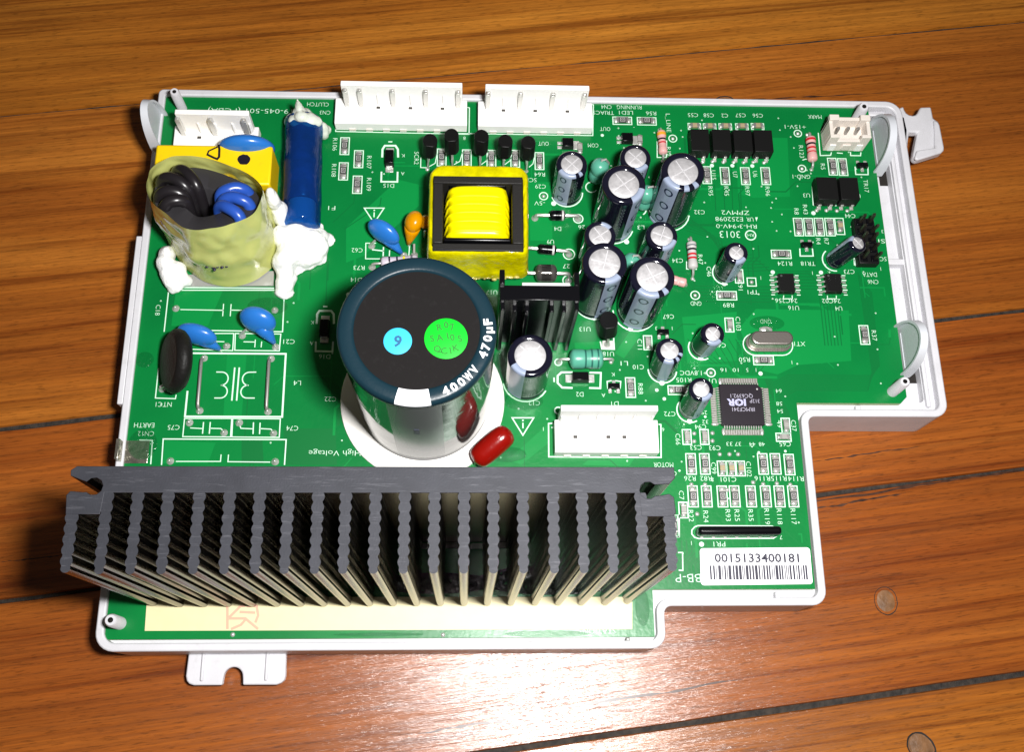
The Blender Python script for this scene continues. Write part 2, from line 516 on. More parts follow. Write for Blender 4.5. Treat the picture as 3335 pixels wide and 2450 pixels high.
def text_mesh(mb, s, x, y, h, rot=0.0, width=None, z=0.0, m=0, T=None, bold=0.0):
    """letters centred on (x, y); h = cap height; width = whole width"""
    cu = bpy.data.curves.new('t', 'FONT')
    cu.body = s; cu.size = 1.0; cu.resolution_u = 2; cu.offset = bold
    ob = bpy.data.objects.new('t', cu)
    COL.objects.link(ob)
    me = bpy.data.meshes.new_from_object(ob, depsgraph=None)
    vs = [v.co.copy() for v in me.vertices]
    fs = [tuple(p.vertices) for p in me.polygons]
    bpy.data.objects.remove(ob); bpy.data.curves.remove(cu)
    if vs:
        x0 = min(v.x for v in vs); x1 = max(v.x for v in vs)
        sc = h / 0.71
        k = (width / (x1 - x0)) if width else sc * 1.0
        c, sn = math.cos(rot), math.sin(rot)
        out = []
        for v in vs:
            a = (v.x - (x0 + x1) / 2) * k; b_ = (v.y - 0.355) * sc
            out.append((x + a * c - b_ * sn, y + a * sn + b_ * c, z))
        mb.add(out, fs, m, T)
    bpy.data.meshes.remove(me)

# ============================================================ FLOOR
ZF = -12.5
FA = R(7.35)


def to_floor(x, y):
    return Vector((x * math.cos(FA) + y * math.sin(FA), -x * math.sin(FA) + y * math.cos(FA)))


floor = bpy.data.objects.new('floor', None)
COL.objects.link(floor)
floor.location = (0, 0, ZF)
floor.rotation_euler.z = FA
floor['kind'] = 'structure'
floor['label'] = 'old varnished orange-brown timber floor under the circuit board'
seams = [(430.0, .8), (345.5, .8), (261.0, .8), (176.0, .8), (90.9, 1.1), (5.8, 1.5), (-34.3, 1.4), (-80.7, 1.7), (-166.0, 1.2), (-251, .8), (-336, .8)]
tones = [0.1, -.1, .1, 0.25, -0.1, -0.4, -0.3, 0.15, 0.0, 0.1]
for i in range(len(seams) - 1):
    (y1, g1), (y0, g0) = seams[i], seams[i + 1]
    ya, yb = y0 + g0 / 2, y1 - g1 / 2
    nx, ny = 60, 6
    mb = MB(); vs = []; fs = []
    for j in range(ny + 1):
        for k in range(nx + 1):
            t = j / ny
            cup = -0.10 * (2 * t - 1) ** 2          # old boards are a touch cupped
            x = -420 + 840 * k / nx
            yy = ya + (yb - ya) * t - (ya + yb) / 2
            if j in (0, ny):
                yy += 0.28 * noise.noise(Vector((x * 0.045, i * 7.1 + j, 0)))
            vs.append((x, yy, cup))
    for j in range(ny):
        for k in range(nx):
            a = j * (nx + 1) + k
            fs.append((a, a + 1, a + nx + 2, a + nx + 1))
    mb.add(vs, fs)
    lo = len(mb.v)
    bot = [(k) for k in range(nx + 1)]; top = [ny * (nx + 1) + k for k in range(nx + 1)]
    for row, sgn in ((bot, 1), (top, -1)):
        base = len(mb.v)
        c1 = [(mb.v[q][0], mb.v[q][1] - sgn * 0.25, mb.v[q][2] - 0.45) for q in row]
        c2 = [(mb.v[q][0], mb.v[q][1] - sgn * 0.25, -14.0) for q in row]
        mb.v += c1 + c2
        for k in range(nx):
            for A, B in (([row[k], row[k + 1]], [base + k, base + k + 1]), ([base + k, base + k + 1], [base + nx + 1 + k, base + nx + 2 + k])):
                q = (A[0], B[0], B[1], A[1]) if sgn > 0 else (A[0], A[1], B[1], B[0])
                mb.f.append(q); mb.m.append(0)
    o = mb.obj('floorboard', M_WOOD, floor, ang=60)
    o.location = (0, (ya + yb) / 2, 0)
    o['tone'] = float(tones[i])
    if i < len(seams) - 2:
        mb = MB(); vs = []; fs = []
        for k in range(161):
            x = -415 + 830 * k / 160
            dz = 0.35 * noise.noise(Vector((x * 0.2, i * 3.3, 1.5)))
            vs += [(x, y0 - g0 * .9, -1.0 + dz), (x, y0 + g0 * .9, -0.9 + dz * 0.6)]
        for k in range(160):
            fs.append((2 * k, 2 * k + 2, 2 * k + 3, 2 * k + 1))
        mb.add(vs, fs)
        mb.obj('seam_filler', M_GAP, floor)
# round putty plugs over sunken nails
for (x, y, r) in ((86.30, -49.96, 2.6), (90.29, -81.71, 2.8), (59.12, 81.12, 3.0), (98.79, 16.12, 1.0)):
    p = to_floor(x, y)
    if r > 2:
        mb = MB()
        mb.lathe([(r + .35, 0.03), (r + .1, -0.02), (r - .05, -0.06), (r * .8, 0.03), (r * .4, 0.08), (0, 0.09)], Matrix.Translation((p.x, p.y, 0.0)) @ Matrix.Rotation(x, 4, 'Z') @ Matrix.Diagonal((1.1, .92, 1, 1)), 28, am=lambda a, k: 1 if k < 2 else 0)
        mb.v = [(a + .16 * noise.noise(Vector((a * .9, b_ * .9, x))), b_ + .16 * noise.noise(Vector((b_ * .9, a * .9, y))), c_) for a, b_, c_ in mb.v]
        mb.obj('nail_plug', [M_PLUG, M_DARK], floor, ang=80)
# long gum-vein cracks in the boards
mb = MB()


def crack(p0, p1, wd, seed):
    a = to_floor(*p0); b = to_floor(*p1)
    n = 60; up = []; dn = []
    for k in range(n + 1):
        t = k / n
        c = a.lerp(b, t)
        wv = wd * (0.15 + math.sin(PI * t) ** .6) * (0.55 + 0.9 * noise.noise(Vector((t * 14, seed, 0))))
        off = 0.5 * noise.noise(Vector((t * 5, seed, 3)))
        wv = max(wv, 0.03)
        up.append((c.x, c.y + off + wv / 2)); dn.append((c.x, c.y + off - wv / 2))
    o = len(mb.v)
    mb.v += [(x, y, 0.02) for x, y in dn] + [(x, y, 0.02) for x, y in up]
    for k in range(n):
        mb.f.append((o + k, o + k + 1, o + n + 2 + k, o + n + 1 + k)); mb.m.append(0)


crack((-4.63, -75.20), (51.70, -67.18), 0.9, 1.0)
crack((-20.66, -77.92), (3.45, -74.62), 0.7, 9.0)
crack((70.86, -28.80), (94.28, -24.59), 0.7, 2.0)
crack((72.03, -17.13), (98.78, -13.26), 0.5, 4.0)
crack((69.55, -27.19), (123.67, -18.92), 0.9, 12.0)
crack((-114.99, -40.67), (-98.93, -38.84), 0.35, 5.0)
crack((-41.03, 84.35), (37.36, 91.75), 0.18, 6.0)
crack((49.34, 81.88), (104.46, 86.35), 0.5, 7.0)
M_CRACK = mat('gum_vein', (0.055, 0.022, 0.012), 0.35, var=0.5, vscale=0.5)
mb.obj('wood_crack', M_CRACK, floor)

# ============================================================ PLASTIC TRAY
tray = thing('plastic_tray', 'pale grey moulded plastic tray holding the green circuit board, with clips and mounting lugs', 'tray', (0, 0, ZF))


def zt(z): return z - ZF


def rounded(poly, radii, n=6):
    out = []
    k = len(poly)
    for i in range(k):
        p = Vector(poly[i]); a = Vector(poly[i - 1]); b = Vector(poly[(i + 1) % k]); r = radii[i]
        if r <= 0: out.append(tuple(p)); continue
        d0 = (a - p).normalized(); d1 = (b - p).normalized()
        s = p + d0 * r; e = p + d1 * r
        c = p + d0 * r + d1 * r
        a0 = math.atan2(s.y - c.y, s.x - c.x); a1 = math.atan2(e.y - c.y, e.x - c.x)
        while a1 - a0 > PI: a1 -= 2 * PI
        while a1 - a0 < -PI: a1 += 2 * PI
        for q in range(n + 1):
            an = a0 + (a1 - a0) * q / n
            out.append((c.x + r * math.cos(an), c.y + r * math.sin(an)))
    return out


def ring_wall(mb, outer, inner, z0, z1, m=0, z1i=None):
    n = len(outer); assert n == len(inner)
    z1i = z1 if z1i is None else z1i
    o = len(mb.v)
    mb.v += [(x, y, z0) for x, y in outer] + [(x, y, z1) for x, y in outer] + [(x, y, z1i) for x, y in inner] + [(x, y, z0) for x, y in inner]
    for i in range(n):
        j = (i + 1) % n
        for A, B in ((0, 1), (1, 2), (2, 3), (3, 0)):
            mb.f.append((o + A * n + i, o + A * n + j, o + B * n + j, o + B * n + i)); mb.m.append(m)


def shrink(poly, d):
    k = len(poly); out = []
    for i in range(k):
        p = Vector(poly[i]); a = Vector(poly[i - 1]); b = Vector(poly[(i + 1) % k])
        d0 = (p - a).normalized(); d1 = (b - p).normalized()
        n0 = Vector((-d0.y, d0.x)); n1 = Vector((-d1.y, d1.x))
        nn = (n0 + n1); nn /= max(0.3, nn.dot(n0))
        out.append(tuple(p + nn * d))
    return out


OUT = [(-87.6, -61.2), (32.3, -61.2), (32.3, -52.3), (68.0, -52.3), (68.0, -9.6), (101.0, -9.6), (100.4, 74.7), (-87.3, 74.6)]
RO = [4.0, 3.2, 1.6, 3.2, 1.6, 3.2, 4.0, 1.2]
outer = rounded(OUT, RO)
inner = rounded(shrink(OUT, 1.7), [2.6, 1.8, 3.0, 1.8, 3.0, 1.8, 2.6, 0.5])
mb = MB()
ring_wall(mb, outer, inner, 0.0, zt(0.9))
mb.obj('side_wall', M_TRAY, tray, bev=0.35, seg=2, ang=30)
mb = MB()
mb.prism(shrink(outer, 0.8), 0.3, 1.8)
mb.obj('base_plate', M_TRAY, tray)
mb = MB()
ring_wall(mb, inner, rounded(shrink(OUT, 4.2), [1.0, 1.0, 4.5, 1.0, 4.5, 1.0, 1.0, .5]), 1.8, zt(-1.75))
mb.obj('board_rest', M_TRAY, tray)
# stepped ledge and ridges on the wide right-hand side
mb = MB()
mb.prism([(66.6, -8.3), (99.5, -8.3), (99.0, 73.2), (90.6, 73.2), (90.6, -7.4), (66.6, -7.4)], 1.8, zt(-4.2))
mb.box(66.0, -29.5, 1.8, 1.6, 43.0, zt(-2.2) - 1.8)
mb.box(50.0, -50.0, 1.8, 34.0, 1.7, zt(-2.4) - 1.8)
mb.obj('ledge', M_TRAY, tray)
mb = MB()
mb.prism([(96.9, -6.8), (97.9, -6.8), (97.5, 72.2), (88.5, 72.4), (88.5, 71.4), (96.5, 71.2)], zt(-4.3), zt(-0.6))
mb.prism([(67.2, -8.2), (97.4, -8.2), (97.4, -7.5), (67.2, -7.5)], zt(-4.3), zt(-1.6))
mb.obj('inner_ridge', M_TRAY, tray, bev=0.3)
mb = MB()
for yy in (30.8,):
    mb.box(94.8, yy, zt(-4.3), 5.2, 1.5, 2.6)
mb.box(80.4, -7.9, zt(-4.3), 1.3, 2.6, 4.0)
mb.box(57.6, -50.4, zt(-3.0), 1.3, 2.4, 3.2)
mb.obj('cross_rib', M_TRAY, tray, bev=0.25)
for (x, y, wx, wy) in ((95.60, 55.06, 2.6, 4.2), (95.82, 2.28, 2.4, 4.4)):
    mb = MB(); mb.box(x, y, zt(-4.17), wx, wy, 0.03)
    mb.obj('slot', M_DARK, tray)
mb = MB()
mb.box(-88.0, 13.4, zt(-2.2), 1.4, 41.6, 3.0)          # thicker lip along the left edge
mb.obj('edge_lip', M_TRAY, tray, bev=0.25)
# locating pegs that come up through the board
for (bx, by, tx, ty, h, r) in ((-81.57, 70.24, -81.19, 69.15, 8.0, 1.15), (88.80, -3.54, 88.75, -3.25, 7.5, 1.25), (-82.86, -55.57, -83.06, -55.24, 6.0, 1.35), (88.75, 69.54, 87.57, 68.35, 8.0, 1.3)):
    mb = MB()
    mb.lathe([(0, 0), (r * 1.05, 0), (r, zt(h) - .5), (r * .8, zt(h)), (r * .42, zt(h)), (r * .38, zt(h) - 1.6), (0, zt(h) - 1.6)],
             frame((bx, by, 0.0), (tx, ty, zt(h))), 20, am=lambda a, k: 1 if k > 3 else 0)
    mb.obj('locating_peg', [M_TRAY, M_DARK], tray)


def clip(cx, y0, y1, h, side, lean=0.0):
    """rounded snap clip: an upright half-disc plate with a thick curved rim and a hook over the board edge"""
    n = 18
    pts = []
    for i in range(n + 1):
        a = PI * i / n
        pts.append(((y0 + y1) / 2 - math.cos(a) * (y1 - y0) / 2, -1.5 + math.sin(a) ** .8 * (h + 1.5)))
    T = Matrix.Translation((cx, 0, zt(0)))
    mb = MB()
    # plate in the y-z plane
    vs = [(0, p[0], p[1]) for p in pts] + [(1.1 * side, p[0], p[1]) for p in pts]
    k = len(pts)
    mb.add(vs, [tuple(range(k)), tuple(reversed(range(k, 2 * k)))] + [(i, (i + 1) % k, k + (i + 1) % k, k + i) for i in range(k)], 0, T)
    # curved rim standing inward over the board
    vs = []
    for i, p in enumerate(pts):
        f = math.sin(PI * i / n)
        dep = -side * (1.5 - 1.1 * f)
        q = ((p[0] - (y0 + y1) / 2) * .93 + (y0 + y1) / 2, p[1] * .92)
        vs += [(dep, p[0], p[1]), (dep, q[0], q[1]), (0.3 * side, q[0], q[1]), (1.25 * side, p[0] , p[1] + .1)]
    fs = []
    for i in range(n):
        for j in range(4):
            fs.append((4 * i + j, 4 * i + (j + 1) % 4, 4 * i + 4 + (j + 1) % 4, 4 * i + 4 + j))
    fs += [(3, 2, 1, 0), (4 * n, 4 * n + 1, 4 * n + 2, 4 * n + 3)]
    mb.add(vs, fs, 0, T)
    mb.box(cx + side * .5, (y0 + y1) / 2, zt(-5), 1.3, (y1 - y0) * .7, 5)
    return mb.obj('snap_clip', M_CLIP, tray, ang=50)


M_CLIP = mat('milky_clip_plastic', (0.58, 0.60, 0.64), 0.35, spec=0.4)
clip(92.6, 0.6, 13.2, 11.0, 1)
clip(92.6, 54.2, 68.6, 10.5, 1)
clip(-86.1, 57.0, 67.8, 12.0, -1)
# lug at the near edge with its half-round notch
lug = [(-70.3, -60.8), (-70.5, -65.8), (-70.2, -66.8), (-69.6, -67.4), (-68.6, -67.7), (-62.6, -67.7), (-62.5, -66.3)] + [(-60.4 - 2.05 * math.cos(PI * i / 12), -66.0 + 2.05 * math.sin(PI * i / 12)) for i in range(13)] + [(-58.3, -66.3), (-58.2, -67.7), (-51.0, -67.7), (-50.0, -67.3), (-49.4, -66.7), (-49.2, -65.8), (-49.4, -60.8)]
mb = MB()
mb.prism(lug, zt(-10.2), zt(-8.4))
mb.prism([(-67.3, -60.8), (-67.3, -66.9), (-66.6, -66.9), (-66.6, -60.8)], zt(-8.4), zt(-7.7))
mb.prism([(-53.6, -60.8), (-53.6, -66.9), (-52.9, -66.9), (-52.9, -60.8)], zt(-8.4), zt(-7.7))
mb.obj('mounting_lug', M_TRAY, tray, bev=0.3)
# hooked bracket at the far right corner
hook = [(101.82, 75.51), (103.14, 76.19), (103.29, 75.04), (103.68, 74.15), (104.33, 73.62), (105.18, 73.44), (106.00, 73.62), (106.65, 74.21), (107.17, 75.12), (107.62, 75.98), (110.47, 76.14), (110.55, 74.36), (110.58, 72.73), (111.09, 72.25), (111.82, 71.77), (112.05, 70.64), (112.15, 67.40), (112.27, 64.02), (112.06, 63.22), (111.24, 62.49), (104.79, 60.26), (104.06, 60.70), (103.77, 61.49), (104.35, 63.41), (105.01, 65.66), (106.00, 68.55), (103.73, 68.51), (103.31, 66.92), (102.86, 65.14), (102.74, 64.26), (101.66, 64.16), (101.54, 68.82)]
mb = MB(); mb.prism(hook, zt(-6.0), zt(-3.5))
mb.obj('corner_hook', M_TRAY, tray, bev=0.5)
mb = MB()
lip_o = [(110.19, 71.66), (111.32, 71.03), (111.58, 70.06), (111.79, 63.48), (111.58, 62.68), (110.76, 61.95), (104.34, 59.73), (103.61, 60.16), (104.50, 62.56), (109.33, 63.44), (110.02, 68.42)]
mb.prism(lip_o, zt(-3.6), zt(-2.6))
mb.obj('hook_lip', M_TRAY, tray, bev=0.4)
mb = MB()
mb.prism([(99.8, 58.0), (101.6, 58.0), (103.3, 69.0), (103.0, 73.0), (99.0, 73.5)], zt(-12.0), zt(-3.5))
mb.obj('hook_gusset', M_TRAY, tray, bev=0.3)

# ============================================================ CIRCUIT BOARD
board = thing('circuit_board', 'green circuit board crowded with capacitors and chips, lying in the pale plastic tray', 'circuit board', (0, 0, 0))
mb = MB()
BP = [(-85.8, -58.7), (30.1, -58.7), (30.1, -48.7), (65.9, -48.7), (65.9, -6.2), (90.4, -6.2), (92.0, -4.6), (92.0, 73.6), (-85.8, 73.6)]
mb.prism(BP, -1.6, 0.0, 1, mt=0)
mb.obj('board_laminate', [M_MASK, M_FR4], board, smooth=False)

SK = MB()                                     # white print: outlines
TX = MB()                                     # white print: lettering
ZS = 0.035


def poly(pts, wd=0.28, closed=False): SK.line(pts, wd, ZS, 0, closed)
def rect(x, y, w, h, wd=0.24): poly([(x - w / 2, y - h / 2), (x + w / 2, y - h / 2), (x + w / 2, y + h / 2), (x - w / 2, y + h / 2)], wd, True)


def T180(s, x, y, h=1.15, k=0.80, w=None): text_mesh(TX, s, x, y, h, PI, w or ((len(s) - .18) * h * k if len(s) > 1 else None), ZS + .01, bold=-0.012)
def T90(s, x, y, h=1.15, k=0.80, w=None): text_mesh(TX, s, x, y, h, -PI / 2, w or (len(s) - .18) * h * k, ZS + .01, bold=-0.012)


for s, x, y in (('R106', -43.24, 60.08), ('R108', -43.17, 52.83), ('R107', -34.67, 55.24), ('R109', -34.52, 49.11), ('SCR2', -23.09, 56.60),
                ('C18', -82.01, 15.63), ('R123', 73.45, 60.03), ('R12', 39.79, 59.49), ('R5', 78.50, 55.86), ('TR17', 88.87, 50.53), ('R8', 70.58, 43.23), ('R43', 72.84, 43.79),
                ('R95', 49.58, 48.56), ('R45', 53.54, 48.62), ('R97', 58.79, 48.69), ('R96', 63.85, 48.70), ('U15', 50.64, 53.03), ('U7', 56.05, 53.23), ('U6', 61.11, 53.45),
                ('R4', 75.21, 35.16), ('R7', 77.21, 35.18), ('R47', 45.81, 29.95), ('C46', 47.69, 26.78), ('C91', 55.01, 23.31), ('C103', 53.74, 13.37), ('R37', 86.13, 10.62),
                ('C37', 64.68, -11.65), ('C66', 37.70, -14.97), ('C99', 45.42, -21.69), ('C102', 53.42, -21.91), ('R22', 39.58, -32.59), ('R24', 42.89, -32.74), ('R93', 47.88, -32.45), ('R25', 49.93, -32.45),
                ('R35', 53.01, -32.45), ('R119', 56.65, -32.74), ('R118', 59.47, -32.74), ('R117', 62.61, -32.74), ('C71', 37.71, -28.19), ('R88', 29.70, -2.96), ('C11', 30.04, 8.01), ('L_LINE', 40.15, 67.71), ('49', 61.41, -11.26)):
    T90(s, x, y)
for s, x, y in (('CLUTCH', -47.99, 71.39), ('CN3', -46.10, 69.06), ('F1', -43.23, 42.55), ('D15', -29.70, 48.82), ('C62', -36.71, 31.40), ('R73', -36.07, 26.84), ('D14', -36.63, 23.71),
                ('R64', 7.27, 52.48), ('SCF', 5.19, 50.90), ('C29', 7.41, 49.14), ('-5V', 7.14, 44.57), ('COM', 20.80, 60.90), ('OUT', 8.39, 61.17), ('OUT', 23.98, 65.65), ('RUNNING', 30.35, 72.07), ('CN4', 24.55, 72.04),
                ('TRIACS', 23.73, 70.35), ('LED1', 29.46, 70.46), ('R56', 35.85, 70.39), ('C55', 46.54, 70.10), ('C58', 50.57, 70.11), ('C2', 54.67, 70.11), ('C57', 58.76, 70.27), ('C56', 63.18, 70.27),
                ('+15V-1', 72.54, 67.15), ('GND-1', 72.75, 52.91), ('MARK', 77.87, 70.17), ('D4', 11.39, 37.69), ('26', 17.26, 38.19), ('U9', 9.58, 34.20), ('27', 13.26, 27.79), ('L3', 31.73, 38.31), ('C32', 46.40, 42.67), ('C34', 40.22, 29.57),
                ('C44', 83.87, 42.16), ('R124', 66.35, 29.08), ('TR18', 72.04, 29.14), ('C73', 81.95, 27.09), ('DATA', 86.89, 26.38), ('CN6', 87.50, 24.47), ('SC', 90.71, 30.57), ('SI', 90.97, 35.35), ('TP1', 57.94, 21.50),
                ('24C256', 65.78, 19.35), ('U16', 67.39, 17.50), ('24C02', 76.71, 19.38), ('U4', 78.30, 17.46), ('R89', 51.74, 18.09), ('GND', 43.96, 18.44), ('C67', 37.18, 15.01), ('XT1', 67.99, 8.38), ('GND', 60.33, 13.98), ('R50', 54.49, 4.33),
                ('C47', 49.03, 7.86), ('+1.8VDC', 42.22, 0.95), ('R105', 39.87, -0.80), ('U1', 46.63, -0.96), ('C72', 36.12, -9.00), ('C10', 29.40, 2.34), ('L1', 26.16, 3.21), ('D2', 15.55, -4.39), ('D1', 23.58, -6.60), ('U18', 22.53, 5.53), ('U13', 17.24, 11.65), ('C12', 5.03, -6.53),
                ('MOTOR', 34.01, -20.96), ('C94', 43.04, -12.04), ('C53', 41.67, -16.94), ('C93', 45.99, -17.02), ('C65', 62.24, -16.06), ('R26', 39.82, -24.12), ('R82', 43.48, -24.12), ('C101', 48.58, -24.32), ('R116', 56.30, -24.10), ('R115', 60.07, -24.09), ('R114', 63.96, -24.15),
                ('PR1', 45.46, -38.90), ('C21', -51.43, 8.02), ('L4', -48.99, -2.01), ('C74', -49.49, -12.71), ('C75', -75.80, -12.62), ('EARTH', -82.33, -12.13), ('CN12', -81.76, -14.08), ('NTC1', -78.50, -7.26), ('C22', -41.30, -5.82), ('U17', -4.63, 20.81), ('D16', -43.11, 4.41),
                ('U5', 86.25, 47.76), ('U3', 73.52, 47.68), ('C', 36.40, -22.99)):
    T180(s, x, y)
for s, x, y in (('K', -26.43, 57.20), ('A', -26.40, 52.20), ('K', -46.37, 12.82), ('A', -46.25, 7.67), ('8', -11.32, 62.37), ('+', 27.35, 65.97), ('-', 31.31, 66.12), ('1', 72.87, 26.64), ('1', 60.13, 25.21), ('+', 77.08, 26.93), ('1', 89.80, 27.93), ('3', 91.46, 38.00),
                ('6', 34.37, -12.75), ('1', 7.01, -12.69), ('K', 23.40, 0.48), ('A', 21.01, -4.58), ('1', 37.89, 12.06), ('3', 34.11, 12.02), ('1', 65.69, 3.72), ('7', 59.34, -37.40), ('1', 39.25, -38.67), ('1', 57.02, 1.78), ('5', 54.96, 1.77), ('10', 52.19, 1.75), ('16', 49.29, 1.73),
                ('64', 61.91, -3.34), ('58', 61.76, -6.42), ('54', 61.79, -8.23), ('29', 44.10, -8.64), ('32', 44.20, -10.85), ('33', 49.40, -16.06), ('37', 51.38, -16.06), ('44', 54.68, -16.11), ('48', 56.88, -16.10), ('H', 68.21, 32.09),):
    if s != 'H': T180(s, x, y, 0.95)
T180('119-045-501 (PCBA)', -63.95, 69.20, 1.35, w=22.0)
T180('High Voltage', -39.78, -18.44, 1.25, w=11.5)
T180('ZPMV2', 55.30, 42.66, 1.2, w=6.9)
T180('E252098', 53.61, 40.86, 1.2, w=6.8)
T180('RH-3 94V-0', 55.27, 38.94, 1.15, w=10.0)
T180('3013', 53.49, 36.71, 1.9, w=5.0)
T180('BB-P', 38.05, -46.33, 1.9, w=5.6)
T180('STATION', 18.20, -57.48, 1.1, w=7.0)
# certification mark: triangle, back-to-back letters, oval device
SK.sheet([(60.12, 41.48), (60.76, 41.49), (60.34, 40.35)], ZS)
T180('UR', 58.77, 40.86, 1.15, w=1.7)
SK.ring(58.59, 36.59, 1.25, 0.3, ZS)
T180('RH', 58.59, 36.59, 0.9, w=1.5)

# warning triangles
for pts in ([(-35.42, 42.66), (-30.66, 42.72), (-32.91, 38.68)], [(-0.06, -10.05), (4.86, -10.03), (2.35, -14.14)]):
    poly(pts, 0.28, True)
    cx = sum(p[0] for p in pts) / 3; cy = sum(p[1] for p in pts) / 3
    SK.box(cx, cy - .45, ZS - .01, 0.28, 1.3, .02); SK.disc(cx, cy + .75, .2, ZS)
# large outlines at the left
poly([(-80.04, 20.65), (-80.09, 10.26)], .26); poly([(-80.04, 20.65), (-53.25, 20.92), (-53.07, 10.48), (-69.61, 10.67)], .26)
for z in ('a',):
    poly([(-76.90, 15.81), (-66.98, 15.70)], .22); poly([(-67.10, 17.33), (-67.07, 14.24)], .22); poly([(-65.36, 17.28), (-65.34, 14.25)], .22); poly([(-65.37, 15.78), (-62.70, 15.74)], .22)
    poly([(-68.81, 9.93), (-64.21, 9.97), (-64.13, 5.76), (-73.36, 6.01)], .24); poly([(-63.85, 9.97), (-53.43, 9.93), (-53.53, 5.77), (-63.66, 5.83)], .24, True)
    poly([(-68.06, 7.96), (-66.19, 7.91)], .22); poly([(-61.83, 7.94), (-59.25, 7.90)], .22); poly([(-59.17, 8.50), (-59.16, 6.59)], .22); poly([(-57.68, 8.04), (-57.73, 6.60)], .22)
    poly([(-73.50, -4.00), (-73.54, -10.04), (-51.91, -10.04), (-52.00, 5.05), (-73.13, 5.06)], .42)
    for xx in (862, 905):
        pass
    poly([(-63.35, 1.66), (-63.42, -6.26)], .34); poly([(-62.32, 1.67), (-62.35, -6.26)], .34)
# choke symbol: mirrored coils
for sx, c0 in ((1, (-64.62, 0.55)), (-1, (-61.30, 0.57))):
    pass


def arc_pts(x, y, rx, ry, a0, a1, n=12): return [(x + rx * math.cos(R(a0 + (a1 - a0) * i / n)), y + ry * math.sin(R(a0 + (a1 - a0) * i / n))) for i in range(n + 1)]


xL, yT = -66.14, 0.54; xL2, yM = -66.04, -2.63; xL3, yB = -66.09, -5.66
r1 = (yT - yM) / 2; r2 = (yM - yB) / 2
poly([(xL - 1.3, yT)] + arc_pts(xL, yM + r1, r1 * .95, r1, 90, -90) , .26); poly(arc_pts(xL2, yB + r2, r2 * .95, r2, 90, -90) + [(xL3 - 1.3, yB)], .26)
xR, yT = -59.92, 0.58; xR3, yB = -59.83, -5.63
poly([(xR + 1.5, yT)] + arc_pts(xR, yM + r1, r1 * .95, r1, 90, 270), .26); poly(arc_pts(xR - .2, yB + r2, r2 * .95, r2, 90, 270) + [(xR3 + 1.5, yB)], .26)
for (x0, x1) in ((0, 0),):
    poly([(-73.58, -10.49), (-63.11, -10.45), (-63.06, -14.77), (-73.60, -14.72)], .24, True); poly([(-62.90, -10.45), (-52.29, -10.50), (-52.26, -14.83), (-62.78, -14.77)], .24, True)
    for off in (0, 378):
        pass
    poly([(-72.15, -12.70), (-69.40, -12.84)], .22); poly([(-69.30, -11.33), (-69.30, -14.04)], .26); poly([(-67.80, -11.32), (-67.81, -14.04)], .26); poly([(-67.80, -12.77), (-65.38, -12.82), (-64.61, -13.42)], .22)
    poly([(-61.26, -11.90), (-60.91, -12.75), (-58.31, -12.86)], .22); poly([(-58.21, -11.34), (-58.13, -14.07)], .26); poly([(-56.73, -11.43), (-56.69, -14.06)], .26); poly([(-56.72, -12.79), (-54.26, -12.91), (-53.64, -13.54)], .22)
    poly([(-77.64, -21.21), (-77.84, -15.27), (-50.70, -15.34), (-50.72, -21.15)], .28)
    poly([(-74.59, -20.40), (-64.83, -20.38), (-64.82, -18.81)], .22); poly([(-63.19, -18.81), (-63.20, -20.44), (-53.91, -20.51)], .22)
    poly([(-82.96, -15.53), (-80.18, -15.64), (-80.01, -21.06)], .26)
    poly([(-80.50, 1.39), (-80.50, -5.73), (-76.03, -5.87), (-75.94, -4.94)], .24)
poly([(-77.76, 21.34), (-55.70, 21.39)], .3)
poly([(-43.24, 65.05), (-43.25, 63.76), (-10.19, 63.54), (-10.13, 71.17), (-10.66, 71.28)], .24)
poly([(-14.05, 63.73), (20.80, 63.72), (21.26, 72.66), (20.60, 72.76)], .24)
# diode and misc outlines
poly([(-31.53, 56.64), (-31.53, 58.90), (-30.99, 59.93), (-28.36, 59.98), (-27.75, 58.96), (-27.63, 56.70)], .5); poly([(-31.59, 52.66), (-31.57, 49.90), (-27.64, 49.92), (-27.65, 52.72)], .42)
SK.box(-29.67, 61.05, ZS - .01, 1.0, .3, .02)
poly([(-45.31, 12.51), (-45.34, 14.94), (-44.84, 15.76), (-42.15, 15.79), (-41.51, 14.98), (-41.34, 12.54)], .5); poly([(-45.29, 8.15), (-45.23, 5.76), (-41.39, 5.69), (-41.35, 8.18)], .42); SK.box(-43.56, 16.86, ZS - .01, 1.0, .3, .02)
poly([(14.04, 0.97), (11.47, 0.95), (10.55, 0.09), (10.51, -1.65), (11.54, -2.75), (13.94, -2.83)], .45); poly([(17.97, 0.93), (20.60, 0.88), (20.35, -2.86), (17.76, -2.81)], .42); SK.box(9.72, -0.87, ZS - .01, .35, 1.1, .02)
poly([(-32.29, 33.34), (-34.71, 33.31), (-34.62, 29.22), (-24.44, 29.27), (-24.23, 33.44)], .22); poly([(-33.16, 31.62), (-30.37, 31.31)], .3); poly([(-30.47, 32.33), (-30.49, 29.95)], .3); poly([(-28.99, 31.50), (-29.03, 29.96)], .25)
poly([(-22.04, 56.80), (-22.04, 53.97), (-19.91, 53.93)], .22)
for x in (0,):
    for a in ([(-19.91, 54.29), (-18.49, 55.22), (-18.05, 57.96)], [(-13.84, 54.93), (-12.41, 55.87), (-11.78, 58.43)], [(-7.11, 55.04), (-5.82, 56.16), (-5.43, 58.35)], [(-1.32, 55.14), (-0.02, 56.25), (0.64, 58.46)], [(4.66, 54.51), (5.64, 55.43), (6.06, 57.27)]):
        poly(a, .2)
